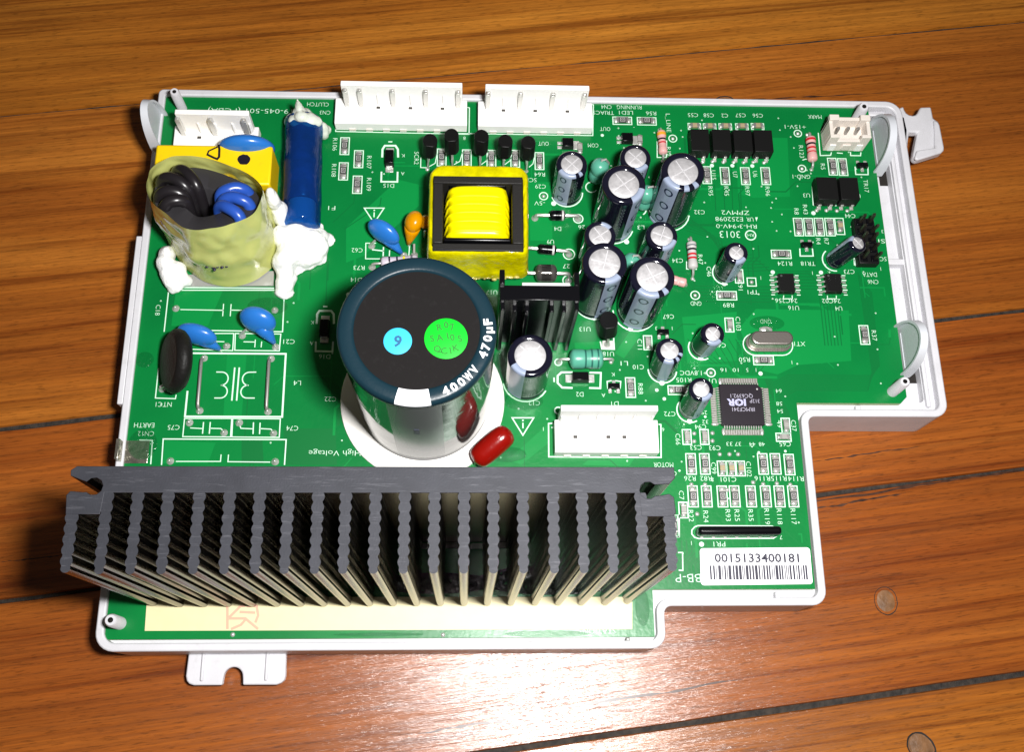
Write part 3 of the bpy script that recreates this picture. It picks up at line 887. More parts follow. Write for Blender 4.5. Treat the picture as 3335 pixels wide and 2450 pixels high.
for (x, y, r) in ((8.13, 46.54, 1.0), (16.47, 40.49, 1.15), (13.97, 30.98, 1.35), (13.63, 24.07, 1.3), (40.99, 63.23, 1.0), (73.02, 65.27, .95), (73.11, 55.22, .95), (43.91, 20.57, 1.05), (46.36, 1.07, 1.0), (-33.06, 24.02, 1.3), (10.78, 3.43, .8)):
    SK.ring(x, y, r, 0.26, ZS)
# white dots
for (x, y, r) in ((23.20, 63.84, .4), (50.40, 55.70, .5), (55.55, 55.74, .5), (60.58, 55.75, .5), (74.76, 42.82, .55), (63.18, 26.78, .52), (74.99, 26.84, .52), (-38.31, 19.94, .55), (58.01, 0.94, .5), (33.43, -3.26, .4), (35.07, -5.36, .4), (41.49, -38.90, .55), (56.01, -18.03, .3), (62.15, -17.71, .3), (44.29, -9.61, .3), (37.57, -22.30, .25)):
    SK.disc(x, y, r, ZS)
# connector outlines
poly([(78.30, 65.55), (78.13, 59.00), (80.80, 59.12), (81.09, 59.98)], .26); poly([(82.47, 59.82), (83.96, 59.73)], .26); poly([(86.00, 60.14), (85.89, 59.13), (88.45, 59.13), (88.66, 60.11)], .26)
poly([(9.11, -11.31), (8.22, -11.37), (8.12, -19.15), (33.57, -19.24), (33.93, -11.52), (33.39, -11.46)], .3); SK.ring(10.51, -8.28, .8, .3, ZS, a0=40, a1=300)
poly([(83.43, 28.82), (84.14, 39.32), (83.63, 39.14)], .26); poly([(83.61, 30.38), (83.75, 28.83), (88.73, 28.88), (88.56, 30.09)], .28); poly([(86.23, 28.92), (86.20, 29.72)], .2)
poly([(40.95, -34.77), (40.20, -35.06), (39.52, -35.79), (39.46, -36.65), (40.06, -37.37), (40.91, -37.66), (57.63, -37.60), (58.40, -37.11), (58.71, -36.24), (58.42, -35.22), (57.57, -34.87)], .26, True)
poly([(35.62, -32.44), (36.93, -32.44), (36.65, -37.22), (35.49, -37.13)], .26); poly([(36.15, -40.72), (37.16, -40.72), (36.98, -44.63), (36.07, -44.57)], .26)
poly([(65.32, 20.75), (65.13, 19.87), (67.32, 19.89), (67.34, 20.77)], .2); poly([(75.93, 20.79), (75.85, 19.97), (78.01, 19.99), (78.10, 20.81)], .2)
rect(57.83, 24.16, 2.1, 2.1)
poly([(20.75, 8.65), (21.05, 6.78), (23.95, 6.73), (23.92, 9.65)], .32)
poly([(22.06, -3.00), (21.98, -1.21), (23.04, -1.01)], .26); poly([(23.80, -1.01), (25.15, -1.19), (24.93, -2.99)], .26)
poly([(86.69, 55.99), (86.61, 53.78), (89.75, 53.76), (89.95, 56.05)], .3); poly([(70.41, 33.18), (70.31, 31.16), (73.52, 31.20), (73.53, 33.22)], .3)
poly([(75.19, 50.32), (74.93, 45.08), (75.29, 44.83)], .26); poly([(80.14, 45.87), (80.20, 44.97), (83.13, 44.84)], .22)
poly([(73.45, 57.62), (74.30, 57.93), (76.66, 57.68), (76.88, 58.79)], .24); poly([(36.99, 62.41), (36.75, 57.78), (39.04, 57.82), (39.40, 62.64)], .24); poly([(42.39, 29.39), (42.27, 27.40), (44.63, 27.36), (44.76, 29.42)], .24)
for (x, y) in ((46.70, 66.94), (50.58, 66.93), (54.58, 67.01), (58.84, 67.08), (62.86, 67.23)):
    poly([(x - 1.0, y - 1.0), (x - 1.6, y - 1.0), (x - 1.6, y + .75), (x - .8, y + .75)], .2); poly([(x + .8, y + .75), (x + 1.6, y + .75), (x + 1.6, y - 1.0), (x + 1.0, y - 1.0)], .2)
# joined below, once the parts have added their own outlines

# copper under the mask, faintly proud of it
TR = MB()


def trace(pts, wd=0.32, m=0): TR.line(pts, wd, 0.018 + 0.00004 * len(TR.f) % 0.014, m)


for k in range(9):
    o = k * 0.62
    trace([(58.5 + o * .2, 1.0 - o * .8), (61.0, -1.2 - o), (64.5 + o * .3, 0.6 - o * .75), (84.0 - o * .2, .6 - o * .75), (86.5 - o * .4, 3.0 - o * .3), (86.8 - o * .55, 22 + o)], .22, 1)
for k in range(7):
    o = k * 0.7
    trace([(59.4, -5 - o), (62.0, -4.6 - o * .9), (63.8 + o * .1, -8.5 - o), (63.8 - o * .4, -14 - o * 2)], .2, 1)
for k in range(13):
    x = 48.8 + k * .72
    trace([(x, -13.6), (x + (k - 6) * .25, -15.6), (x + (k - 6) * .9, -18.0), (x + (k - 6) * .9, -21.5)], .2, 1)
    trace([(x, .8), (x - .3 * (6 - k), 3.2), (x - .9 * (6 - k), 5.5), (x - .9 * (6 - k) - 2, 9.5)], .2, 1)
for k in range(10):
    o = k * .9
    trace([(33.5 + o, -47.5), (33.5 + o, -44.5 + o * .2), (36 + o * 1.2, -41.5 + o * .3), (36 + o * 1.2, -38)], .3, 1)
for k in range(6):
    o = k * .8
    trace([(25 + o, 23.4 + o), (40 + o, 23.4 + o), (44, 19.0 + o), (62, 19.0 + o), (66, 22.5 + o), (76 - o, 22.5 + o), (78 - o, 20 + o), (78 - o, 8)], .26, 1)
    trace([(72 + o, 48), (72 + o, 43 - o), (75 + o, 39 - o), (80 + o, 32)], .2, 1)
for (p, q) in (((50.67, 50.31), (50.49, 43.13)), ((52.96, 50.34), (52.75, 43.16)), ((55.21, 55.12), (54.69, 43.18)), ((57.20, 50.41), (56.82, 43.57))):
    trace([p, q], .25, 1)
for k in range(8):
    o = k * .9
    trace([(41 + o * .3, 44 - o), (45 + o, 40 - o * .8), (52, 33 - o), (57 + o, 33 - o * .9)], .22, 1)
trace([(-42.75, 38.72), (-37.98, 44.03), (-37.64, 51.49)], .25, 1); trace([(-39.88, 37.03), (-31.68, 43.41), (-31.43, 45.53)], .25, 1); trace([(-43.61, 28.55), (-43.43, 17.23)], .25, 1); trace([(-43.27, 23.41), (-43.37, 28.78)], .25, 1)
trace([(52.64, 10.53), (54.18, 7.45), (54.00, 5.07)], .22, 0); trace([(-47.41, 21.17), (-47.44, 27.52), (-47.72, 32.94)], .25, 1)
for k in range(6):
    trace([(47 + k * 3.1, 5.0), (47.5 + k * 3.1, 5.6)], .4, 0)
rt = random.Random(21)
for (bx0, bx1, by0, by1, cnt) in ((-60, -36, -28, 40, 16), (-30, 25, 46, 62, 14), (-6, 26, -28, 10, 10), (26, 62, -6, 66, 34), (60, 90, 0, 60, 22), (30, 64, -46, -10, 18)):
    for q in range(cnt):
        x, y = rt.uniform(bx0, bx1), rt.uniform(by0, by1); pts = [(x, y)]
        d = rt.choice([(1, 0), (0, 1), (0, -1), (-1, 0)])
        for s_ in range(rt.choice([2, 3, 3])):
            L_ = rt.uniform(3, 11) if s_ % 2 == 0 else rt.uniform(1, 3)
            dd = d if s_ % 2 == 0 else (d[0] + d[1] * rt.choice([-1, 1]), d[1] + d[0] * rt.choice([-1, 1]))
            x = min(max(x + dd[0] * L_, bx0), bx1); y = min(max(y + dd[1] * L_, by0), by1)
            if (Vector((x, y)) - Vector(pts[-1])).length > .6: pts.append((x, y))
        if len(pts) > 1: trace(pts, rt.choice([.2, .25, .35, .6]), rt.choice([0, 0, 1]))
rv = random.Random(5)
for k in range(130):
    x, y = rv.uniform(25, 88), rv.uniform(-45, 70)
    if x > 64 and y < -4: continue
    TR.disc(x, y, .2, .0335, 2, 8); TR.disc(x, y, .1, .034, 1, 6)
for k in range(50):
    x, y = rv.uniform(-83, 25), rv.uniform(-30, 60)
    TR.disc(x, y, .2, .0335, 2, 8); TR.disc(x, y, .1, .034, 1, 6)
# wide copper pours showing as slightly different green
for q, (pts, m) in enumerate((([(-78.27, 27.48), (-78.60, 11.72), (-70.30, 11.79), (-65.51, 27.29)], 0), ([(-65.34, 5.43), (-65.02, -9.94), (-60.97, -10.02), (-60.90, 5.31)], 0), ([(-77.47, -15.57), (-77.39, -20.91), (-67.58, -20.89), (-66.26, -16.13)], 0), ([(-60.58, -15.37), (-55.97, -15.35), (-55.32, -20.87), (-60.17, -20.88)], 1), ([(-1.02, -19.83), (7.92, -11.62), (8.13, -15.89), (1.89, -21.03)], 0),
               ([(15.65, -21.00), (17.46, -19.49), (27.49, -19.47), (26.23, -21.28)], 0), ([(56.94, 64.04), (70.23, 63.90), (69.34, 47.33), (60.17, 46.84), (56.35, 47.86)], 0), ([(-51.42, -12.75), (-39.82, -12.71), (-39.15, -21.11), (-50.92, -21.13)], 1), ([(14.69, 8.28), (20.51, 8.65), (20.40, 5.42), (14.93, 5.70)], 0), ([(28.98, 12.96), (24.07, 5.77), (26.15, 4.49), (31.38, 11.67)], 0),
               ([(58.24, 17.17), (80.67, 17.02), (79.88, 4.23), (67.09, 3.12), (62.02, 0.73), (56.98, 2.05), (53.91, 12.26)], 0), ([(40.40, 14.92), (53.58, 16.43), (52.62, 4.04), (40.98, 3.29)], 0), ([(-39.58, 37.38), (-27.47, 50.57), (-22.37, 49.22), (-22.25, 43.55), (-35.26, 29.89), (-39.20, 28.15)], 0), ([(4.29, 50.35), (10.06, 50.43), (10.06, 34.55), (4.71, 34.48)], 0))):
    TR.sheet(pts, 0.004 + q * 0.0008, m)
TR.obj('copper_pattern', [M_MASK2, M_MASK3, M_SILK], board, smooth=False)['kind'] = 'stuff'

# ============================================================ SMALL COMPONENTS
def dup(proto, x, y, rz=0.0, z=0.0):
    """a copy of a part and of each of its sub-parts, sharing mesh data"""
    c = proto.copy(); COL.objects.link(c); c.parent = board; c.location = (x, y, z); c.rotation_euler = (0, 0, rz)
    for ch in proto.children:
        d = ch.copy(); COL.objects.link(d); d.parent = c
    return c


class Kind:
    """first use places the original, every later use a copy"""
    def __init__(s, fn): s.fn = fn; s.p = None

    def at(s, x, y, rz=0.0, z=0.0):
        if s.p is None:
            s.p = s.fn(); s.p.parent = board; s.p.location = (x, y, z); s.p.rotation_euler = (0, 0, rz); return s.p
        return dup(s.p, x, y, rz, z)


def mk_chip():
    # long axis y; solder land and fillet at both ends
    mb = MB(); mb.box(0, 0, 0.12, 1.5, 2.0, 0.48)
    o = mb.obj('chip_resistor', M_DGREY, bev=0.04)
    for s in (1, -1):
        e = MB(); e.box(0, s * 1.22, 0.1, 1.56, 0.52, 0.53)
        e.obj('end_cap', M_LEAD, o, bev=0.06)
        f = MB()
        f.lathe([(0.82, 0), (0.8, 0.12), (0.6, 0.34), (0.3, 0.46), (0, 0.5)], Matrix.Translation((0, s * 1.62, 0.02)) @ Matrix.Diagonal((1.0, 0.82, 1, 1)), 16)
        f.obj('solder_fillet', M_SOLDER, o)
    g = MB(); g.box(0, 0, 0.6, 1.02, 1.25, 0.02)
    g.obj('marking_frame', M_PGREY, o, smooth=False)
    g = MB(); g.box(0, 0, 0.62, .78, 1.0, 0.015); g.obj('resistive_glaze', M_BLACK, o, smooth=False)
    g = MB(); g.line([(-.16, -.25), (.16, -.25), (.16, .25), (-.16, .25)], .09, .645, closed=True); g.obj('value_mark', M_PGREY, o, smooth=False)
    return o


def mk_cap(m_):
    def fn():
        mb = MB(); mb.box(0, 0, 0.1, 1.15, 1.15, 0.75)
        o = mb.obj('chip_capacitor', m_, bev=0.05)
        for s in (1, -1):
            e = MB(); e.box(0, s * .82, 0.08, 1.2, 0.5, 0.8); e.obj('end_cap', M_LEAD, o, bev=0.06)
            f = MB()
            f.lathe([(0.66, 0), (0.62, 0.14), (0.4, 0.4), (0, 0.5)], Matrix.Translation((0, s * 1.2, 0.02)) @ Matrix.Diagonal((1.0, 0.7, 1, 1)), 14)
            f.obj('solder_fillet', M_SOLDER, o)
        return o
    return fn


chip = Kind(mk_chip); ccap = Kind(mk_cap(M_TAN)); gcap = Kind(mk_cap(M_CERAM))
V = 0.0; HZ = PI / 2
for (x, y) in ((-40.83, 59.65), (-37.28, 56.07), (-40.85, 52.62), (-37.32, 48.99), (-16.91, 56.88), (-10.71, 56.73), (-4.63, 56.72), (1.27, 56.82), (7.27, 56.26),
               (53.46, 52.82), (58.60, 52.87), (63.72, 52.95), (48.90, 53.00), (80.95, 55.90), (83.53, 55.83), (70.65, 38.97), (73.24, 39.00), (75.84, 39.04), (78.50, 39.07),
               (27.35, -2.66), (83.75, 10.77), (40.30, -20.73), (43.44, -20.73), (56.74, -20.70), (59.63, -20.69), (62.79, -20.84), (40.26, -28.19), (43.38, -28.19), (46.90, -28.19), (49.70, -28.18), (53.38, -28.18), (56.75, -28.18), (59.85, -28.18), (62.96, -28.18), (35.48, -34.91)):
    chip.at(x, y, V); rect(x, y, 2.15, 4.75)
for (x, y) in ((28.43, 68.14), (34.64, 68.10), (65.68, 31.56), (38.45, -3.24), (51.49, 20.55), (59.00, 4.19)):
    chip.at(x, y, HZ); rect(x, y, 4.75, 2.15)
for (x, y) in ((80.95, 39.28),):
    ccap.at(x, y, V); rect(x, y, 2.1, 4.4)
for (x, y) in ((47.28, -21.77), (49.36, -21.77), (51.53, -21.77)):
    ccap.at(x, y, V); rect(x, y, 1.95, 3.4)
for (x, y) in ((51.59, 13.04), (54.89, 25.63), (31.93, 8.41), (39.74, -14.44), (43.77, -14.43), (62.80, -11.65), (37.91, -31.28)):
    gcap.at(x, y, V); rect(x, y, 1.95, 3.5)
gcap.at(62.03, -14.44, HZ); rect(62.03, -14.44, 3.4, 1.9)
for (x, y) in ((46.69, 66.79), (50.57, 66.78), (54.57, 66.85), (58.83, 66.93), (62.84, 67.08)): ccap.at(x, y, HZ)
for (x, y) in ((17.42, 60.03), (32.56, 62.52)): gcap.at(x, y, V)
for (x, y) in ((-13.51, -39.11), (-7.98, -39.30), (-2.34, -39.13), (-19.57, -39.28)):
    gcap.at(x, y, HZ)


def mk_joint():
    mb = MB(); mb.lathe([(0.85, 0), (0.8, 0.06), (0.5, 0.4), (0.28, 0.85), (0.12, 1.0), (0, 1.02)], None, 16)
    return mb.obj('solder_joint', M_SOLDER)


def mk_pad():
    mb = MB(); mb.lathe([(0.5, 0), (0.45, 0.08), (0.25, 0.28), (0, 0.34)], None, 14)
    return mb.obj('solder_pad', M_SOLDER)


joint = Kind(mk_joint); pad = Kind(mk_pad)
for (x, y) in ((-77.97, 16.09), (-55.20, 15.81), (-62.24, 9.44), (-65.60, 6.86), (-54.42, 6.72), (-70.46, 3.88), (-55.27, 3.85), (-70.39, -8.66), (-55.16, -8.83), (-72.40, -11.49), (-64.58, -13.79), (-61.38, -11.45), (-53.61, -13.90),
               (-75.82, -20.32), (-52.83, -20.42), (-79.20, -3.57), (-33.29, 32.57), (-25.55, 30.28), (-23.08, 30.37), (-33.01, 27.04), (16.47, 40.49), (13.97, 30.91), (13.63, 23.97), (22.32, 7.95), (31.09, -31.63), (5.90, 40.49)):
    joint.at(x, y, random.random() * 6)
for (x, y) in ((8.13, 46.54), (40.99, 63.23), (73.02, 65.27), (73.11, 55.22), (43.91, 20.57), (46.36, 1.07), (57.83, 24.16), (43.58, 24.87), (75.43, 64.93), (75.50, 55.00), (43.49, 35.29), (23.07, 3.57), (10.87, 3.43),
               (48.17, 56.65), (50.64, 56.88), (53.36, 56.74), (55.96, 56.78), (58.45, 56.71), (60.93, 56.86), (63.62, 56.72), (75.65, 43.58), (78.10, 43.62), (80.70, 43.55), (83.32, 43.58),
               (41.50, -13.58), (41.38, -15.42), (45.70, -13.47), (45.57, -15.31), (48.10, -26.70), (47.51, -28.78), (-20.38, 53.49), (-14.15, 54.02), (-7.43, 54.20), (-1.58, 54.23), (4.01, 53.41), (37.82, 65.68), (38.10, 56.77),
               (47.02, -18.45), (49.26, -18.44), (51.25, -18.44), (40.09, -25.46), (43.18, -25.46), (54.15, -24.97), (56.40, -25.35), (59.53, -25.20), (62.56, -25.50), (40.97, -32.15), (-59.33, -57.80), (-15.14, -58.07), (24.27, -59.21)):
    pad.at(x, y, random.random() * 6)


# jumper wires bridging the empty choke position
for (x0, y0, x1, y1) in ((-70.71, 3.66, -70.59, -8.44), (-55.47, 3.66, -55.34, -8.68)):
    mb = MB(); mb.tube([(x0, y0, .3), (x0, y0 - .5, 1.0), (x0 * .9 + x1 * .1, y0 * .9 + y1 * .1, 1.25), (x0 * .1 + x1 * .9, y0 * .1 + y1 * .9, 1.25), (x1, y1 + .5, 1.0), (x1, y1, .3)], .38, 10)
    mb.obj('jumper_wire', M_LEAD, board)


def electrolytic(b, t, h, r, st, sw=62, comb=None, label=None, marks=3, top=0.70, vent=45, mats=None, rings=True):
    Lh = (Vector((t[0], t[1], h)) - Vector((b[0], b[1], 0))).length
    T = frame((b[0], b[1], 0.05), (t[0], t[1], h), 0.0)
    a0, a1 = R(st - sw / 2), R(st + sw / 2)

    def am(a, k):
        d = (a - R(st) + PI) % (2 * PI) - PI
        if abs(d) < R(sw / 2): return 1
        if comb and k >= 10:
            d2 = (a - R(comb[0]) + PI) % (2 * PI) - PI
            if abs(d2) < R(comb[1] / 2) and int((a * 48 / (2 * PI)) // 2) % 2 == 0: return 1
        return 0
    mb = MB()
    prof = [(0, 0), (r * .9, 0), (r, .25), (r, .95), (r * .95, 1.3), (r * .99, 1.65), (r, 1.8), (r, 2.4), (r, Lh - 1.3), (r, Lh - .8), (r - .02, Lh - .7), (r - .10, Lh - .3), (r - .38, Lh - .05), (r - .7, Lh), (r * top + .15, Lh - .02), (r * top - .05, Lh - .25), (r * top - .05, Lh - .5)]
    mb.lathe(prof, T, 48, am=am)
    o = mb.obj('electrolytic_capacitor', mats or [M_SLEEVE, M_STRIPE], board, ang=50)
    if label: o['label'] = label
    mb = MB()
    rt = r * top
    mb.lathe([(rt, Lh - .3), (rt - .25, Lh - .16), (rt * .5, Lh - .1), (0, Lh - .08)], T, 36)
    mb.obj('can_top', M_ALU, o)
    mb = MB()
    for q in (vent, vent + 90):
        mb.box(0, 0, Lh - .16, rt * 1.75, .16, .14, R(q), T=T)
    mb.obj('vent_score', M_ALU2, o)
    # printed minus signs on the stripe: rounded rings that follow the curve of the sleeve
    mb = MB()

    def wrap(cx, cz, rx, rz, wd, a_c, mi=0, n=20):
        vs = []
        for i in range(n):
            th = 2 * PI * i / n
            for k_ in (1, 0):
                u = (rx - (0 if k_ else wd)) * math.cos(th); v_ = (rz - (0 if k_ else wd)) * math.sin(th)
                a = a_c + (cx + u) / r
                vs.append(((r + .02) * math.cos(a), (r + .02) * math.sin(a), cz + v_))
        fs = [(2 * i, 2 * ((i + 1) % n), 2 * ((i + 1) % n) + 1, 2 * i + 1) for i in range(n)]
        mb.add(vs, fs, mi, T)
    if rings:
        for k in range(marks):
            z = Lh * (0.22 + 0.62 * k / max(1, marks - 1)) if marks > 1 else Lh * .5
            wrap(0, z, r * .24, Lh * .05 + .42, r * .085, R(st))
        # pale lettering column beside the stripe
        for side in (1, -1):
            for k in range(int(Lh / 1.5) - 2):
                wrap(0, 2.4 + k * 1.45, .42, .52, .16, R(st + side * (sw / 2 + 22)), 1, 12)
    mb.obj('sleeve_print', [M_SMARK, M_SGREY], o, smooth=False)['kind'] = 'stuff'
    return o


EC = electrolytic
EC((13.69, 47.44), (13.74, 47.42), 14.15, 3.65, 238, 60, (285, 80), 'short black capacitor with a pale grey stripe, beside the yellow transformer')
EC((28.69, 49.10), (28.67, 49.12), 14.60, 3.65, 290, 60, (262, 50), 'short black capacitor just under the board-edge resistors')
EC((24.60, 39.09), (24.69, 39.07), 20.15, 5.0, 318, 48, None, 'tall black capacitor with its pale stripe facing right', vent=35)
EC((38.52, 42.81), (38.46, 42.84), 19.60, 5.0, 232, 52, (285, 60), 'tall black capacitor nearest the row of black optocouplers', vent=30)
EC((19.48, 28.41), (19.50, 28.40), 15.75, 3.65, 60, 50, None, 'small black capacitor tucked behind a taller one', vent=35)
EC((19.49, 19.33), (19.54, 19.32), 20.70, 5.0, 292, 46, None, 'tall black capacitor with three dark rings down its pale stripe', vent=75)
EC((33.54, 28.63), (33.55, 28.63), 15.65, 3.65, 308, 60, (290, 60), 'small black capacitor between taller ones, left of the grey banded resistor', vent=70)
EC((29.83, 16.60), (30.05, 16.49), 19.95, 5.0, 250, 50, (300, 60), 'tall black capacitor standing nearest the pink resistor end', vent=25)
EC((51.58, 26.41), (51.48, 26.48), 11.55, 2.75, 292, 66, None, 'small black capacitor alone beside the two eight-legged chips', marks=2, top=.62)
EC((44.57, 7.38), (45.03, 7.06), 9.90, 2.75, 285, 60, (250, 50), 'small black capacitor left of the silver crystal', marks=1, top=.62, rings=False)
EC((41.00, -7.67), (40.55, -7.32), 13.85, 2.75, 300, 66, None, 'small black capacitor overhanging the left pins of the square chip', marks=2, top=.66)
EC((35.02, 1.92), (34.51, 2.22), 12.00, 3.1, 262, 44, (300, 90), 'small black capacitor with a comb of white rays round its silver top', marks=1, top=.66, rings=False)
EC((3.16, -0.90), (3.20, -0.91), 17.00, 4.9, 232, 50, None, 'glossy black capacitor with a glaring white top beside the small finned heatsink', marks=1, rings=False)
EC((78.54, 30.03), (81.12, 30.21), 9.6, 2.3, 150, 40, None, 'small black capacitor leaning over the dark pin header', marks=1, top=.7, rings=False)
# white polarity arcs printed round the capacitors
for (x, y, r, a0, a1) in ((13.85, 47.62, 3.9, 200, 360), (24.76, 39.09, 5.2, 260, 340), (38.68, 42.63, 5.2, 250, 350), (19.80, 19.34, 5.2, 215, 310), (29.29, 16.53, 5.25, 180, 330), (51.45, 26.41, 2.95, 130, 280), (44.46, 7.21, 3.0, 150, 300), (40.82, -8.00, 3.0, 140, 300),
                          (35.01, 1.83, 3.35, 180, 350), (3.16, -0.90, 5.3, 190, 330), (78.70, 30.26, 3.0, 130, 275), (20.00, 49.15, 1.4, 90, 330), (31.65, 43.25, 1.6, 300, 360)):
    SKX = MB(); SKX.ring(x, y, r, .3, ZS + .004, a0=a0, a1=a1)
    SKX.obj('printed_arc', M_SILK, board, smooth=False)
for (x, y) in ((19.63, 14.46), (28.00, 11.81), (34.74, -1.51), (44.22, 4.66), (40.59, -10.70), (51.16, 23.69), (28.06, 34.43), (10.58, 44.54)):
    SKX = MB(); SKX.disc(x, y, .62, ZS + .006); SKX.obj('polarity_dot', M_SILK, board, smooth=False)


def axial(p0, p1, r, Lb, body, bands, zc=None, lead=.3, bulge=1.12, name='axial_resistor', bandm=None, label=None, z0=.2, flat=False):
    """body lying between two board holes p0, p1 with bent leads; bands = [(position 0..1, width, material)]"""
    a = Vector((p0[0], p0[1], 0)); b = Vector((p1[0], p1[1], 0))
    zc = zc or r + .35
    d = (b - a).normalized(); c = (a + b) / 2; c.z = zc
    s = c - d * Lb / 2
    T = frame(s, c + d * Lb / 2)
    rb = r * bulge

    def rad(z):
        e = min(z, Lb - z)
        if e < r * .5: return rb * math.sqrt(max(0.02, 1 - (1 - e / (r * .5)) ** 2)) * .98
        if e < r * 1.5: return rb
        if e < r * 2.0: return rb + (r - rb) * (e - r * 1.5) / (r * .5)
        return r
    zs = [0.0, .06 * r, .2 * r, .35 * r, .5 * r, 1.0 * r, 1.5 * r, 1.75 * r, 2.0 * r]
    zs = zs + [Lb / 2] + [Lb - q for q in reversed(zs)]
    mb = MB(); mb.lathe([(0, 0)] + [(rad(z), z) for z in zs if z <= Lb] + [(0, Lb)], T, 24)
    o = mb.obj(name, body, board, ang=70)
    if label: o['label'] = label
    for (t, wd, m_) in bands:
        mb = MB(); z = t * Lb
        mb.lathe([(rad(z - wd / 2) - .05, z - wd / 2), (rad(z - wd / 2) + .04, z - wd / 2), (rad(z) + .04, z), (rad(z + wd / 2) + .04, z + wd / 2), (rad(z + wd / 2) - .05, z + wd / 2)], T, 24)
        mb.obj('colour_band', m_, o)
    for (q, e) in ((a, s), (b, c + d * Lb / 2)):
        dd = (q - e); dd.z = 0
        dd.normalize()
        k = Vector((q.x, q.y, zc)) - dd * .7
        mb = MB(); mb.tube([e, k, Vector((q.x, q.y, zc)) - dd * .25 - Vector((0, 0, .25)), Vector((q.x, q.y, zc - .8)), Vector((q.x, q.y, 0))], lead, 8)
        mb.obj('lead', M_TIN, o)
    return o


def vertical_axial(b, t, h, r, body, bands, name='axial_resistor', label=None, foot=None):
    """body standing on end; one lead loops over the top and down"""
    T = frame((b[0], b[1], .8), (t[0], t[1], h))
    Lb = (Vector((t[0], t[1], h)) - Vector((b[0], b[1], .8))).length
    pr = [(0, 0), (r * .6, .1), (r, r * .6), (r, r * 1.3), (r * .88, r * 1.7), (r * .88, Lb - r * 1.9), (r * 1.05, Lb - r * 1.4), (r * 1.08, Lb - r * .9), (r * .9, Lb - r * .35), (r * .5, Lb - r * .06), (0, Lb)]
    mb = MB(); mb.lathe(pr, T, 28)
    o = mb.obj(name, body, board, ang=70)
    if label: o['label'] = label
    for (t_, wd, m_) in bands:
        z = t_ * Lb; rr = r * .88 + .05
        mb = MB(); mb.lathe([(rr - .1, z - wd / 2), (rr, z - wd / 2), (rr, z + wd / 2), (rr - .1, z + wd / 2)], T, 24); mb.obj('colour_band', m_, o)
    if foot:
        foot = (b[0] + 2.4, b[1] + 1.2)
        mb = MB(); top = Vector((t[0], t[1], h))
        mb.tube([top - Vector((0, 0, .2)), top + Vector((0, 0, .6)), top + Vector(((foot[0] - t[0]) * .5, (foot[1] - t[1]) * .5, 1.0)), Vector((foot[0], foot[1], h - .6)), Vector((foot[0], foot[1], 0))], .26, 8)
        mb.obj('lead', M_TIN, o)
    return o


axial((37.82, 65.60), (38.07, 56.85), 1.0, 6.6, M_PINK, [(.14, 1.3, M_BORG), (.40, .45, M_BBLK), (.55, .35, M_BRED)], name='axial_resistor', label='pink resistor with an amber upper end and a black band')
axial((43.53, 35.49), (43.52, 25.33), 1.05, 7.2, M_PGREY, [(.32, .5, M_BBLK), (.5, .5, M_BRED), (.64, .5, M_BRED), (.18, .3, M_SGREY)], label='pale grey resistor with a black and two red bands')
axial((75.60, 64.94), (75.50, 55.00), 1.1, 7.0, M_PINK, [(.16, .6, M_BRED), (.34, .5, M_BBLK), (.5, .5, M_BRED), (.66, .3, M_BRED)], label='pink resistor with red and black bands near the ivory connector')
axial((-33.01, 27.14), (-19.79, 28.20), 1.35, 9.0, M_LILAC, [(.24, .4, M_BBLK), (.44, .4, M_BBLK), (.62, .5, M_BYEL), (.82, .5, M_SGREY)], label='lilac resistor with black and yellow bands, half under the big capacitor rim')
axial((41.88, 23.00), (37.67, 24.20), 1.0, 4.0, M_PINK, [], label='pink resistor end poking out beside a tall capacitor')
axial((10.78, 3.43), (23.37, 3.58), 2.05, 8.0, M_TEAL, [(.46, .4, M_BGRN), (.64, .4, M_BGRN), (.82, .4, M_BGRN)], name='axial_inductor', label='teal inductor lying above a black surface diode', zc=2.2)
vertical_axial((21.01, 50.60), (21.60, 51.72), 8.0, 2.05, M_TEAL, [(.2, .35, M_BGRN), (.38, .35, M_BGRN), (.52, .35, M_BGRN)], 'axial_inductor', 'teal inductor standing on end between two short capacitors', foot=(24.16, 59.04))
vertical_axial((32.14, 43.43), (32.46, 44.61), 8.0, 1.9, M_TEAL, [(.2, .35, M_BGRN), (.34, .35, M_BGRN), (.48, .35, M_BGRN)], 'axial_inductor', 'teal inductor standing behind a tall capacitor', foot=(35.08, 50.82))
vertical_axial((27.84, 25.84), (28.24, 27.20), 7.0, 2.0, M_TEAL, [(.3, .35, M_BGRN)], 'axial_inductor', 'teal inductor tucked between two tall capacitors', foot=(29.21, 31.95))
# leaded diodes
for (p0, p1, r, Lb, lab) in (((5.90, 40.49), (16.60, 40.50), 1.25, 4.0, 'black diode with silver leads under the -5V test point'), ((3.26, 31.88), (13.97, 30.98), 1.2, 4.6, 'black diode with silver leads between transformer and tall capacitors')):
    axial(p0, p1, r, Lb, M_BLACKG, [(.82, .5, M_PGREY)], bulge=1.0, name='axial_diode', label=lab, lead=.42)
axial((2.56, 24.90), (13.75, 24.85), 1.9, 5.4, mat('glass_bead_diode', (0.16, 0.15, 0.14), 0.15, 0.7), [], bulge=1.1, name='axial_diode', label='round grey glassy bead diode behind the small heatsink', lead=.42, zc=2.4)


def mk_smd_diode():
    mb = MB(); mb.box(0, 0, .25, 2.3, 4.2, 2.0, tx=.86, ty=.86)
    o = mb.obj('surface_diode', M_BLACKG, bev=.1)
    for s in (1, -1):
        e = MB(); e.box(0, s * 2.5, .02, 1.9, 1.7, .35); e.box(0, s * 2.15, .3, 1.5, .3, .8); e.obj('solder_tab', M_SOLDER, o, bev=.08)
    return o


sd = Kind(mk_smd_diode)
sd.at(-29.65, 55.76); sd.at(-43.34, 11.07); sd.at(15.66, -0.61, HZ)


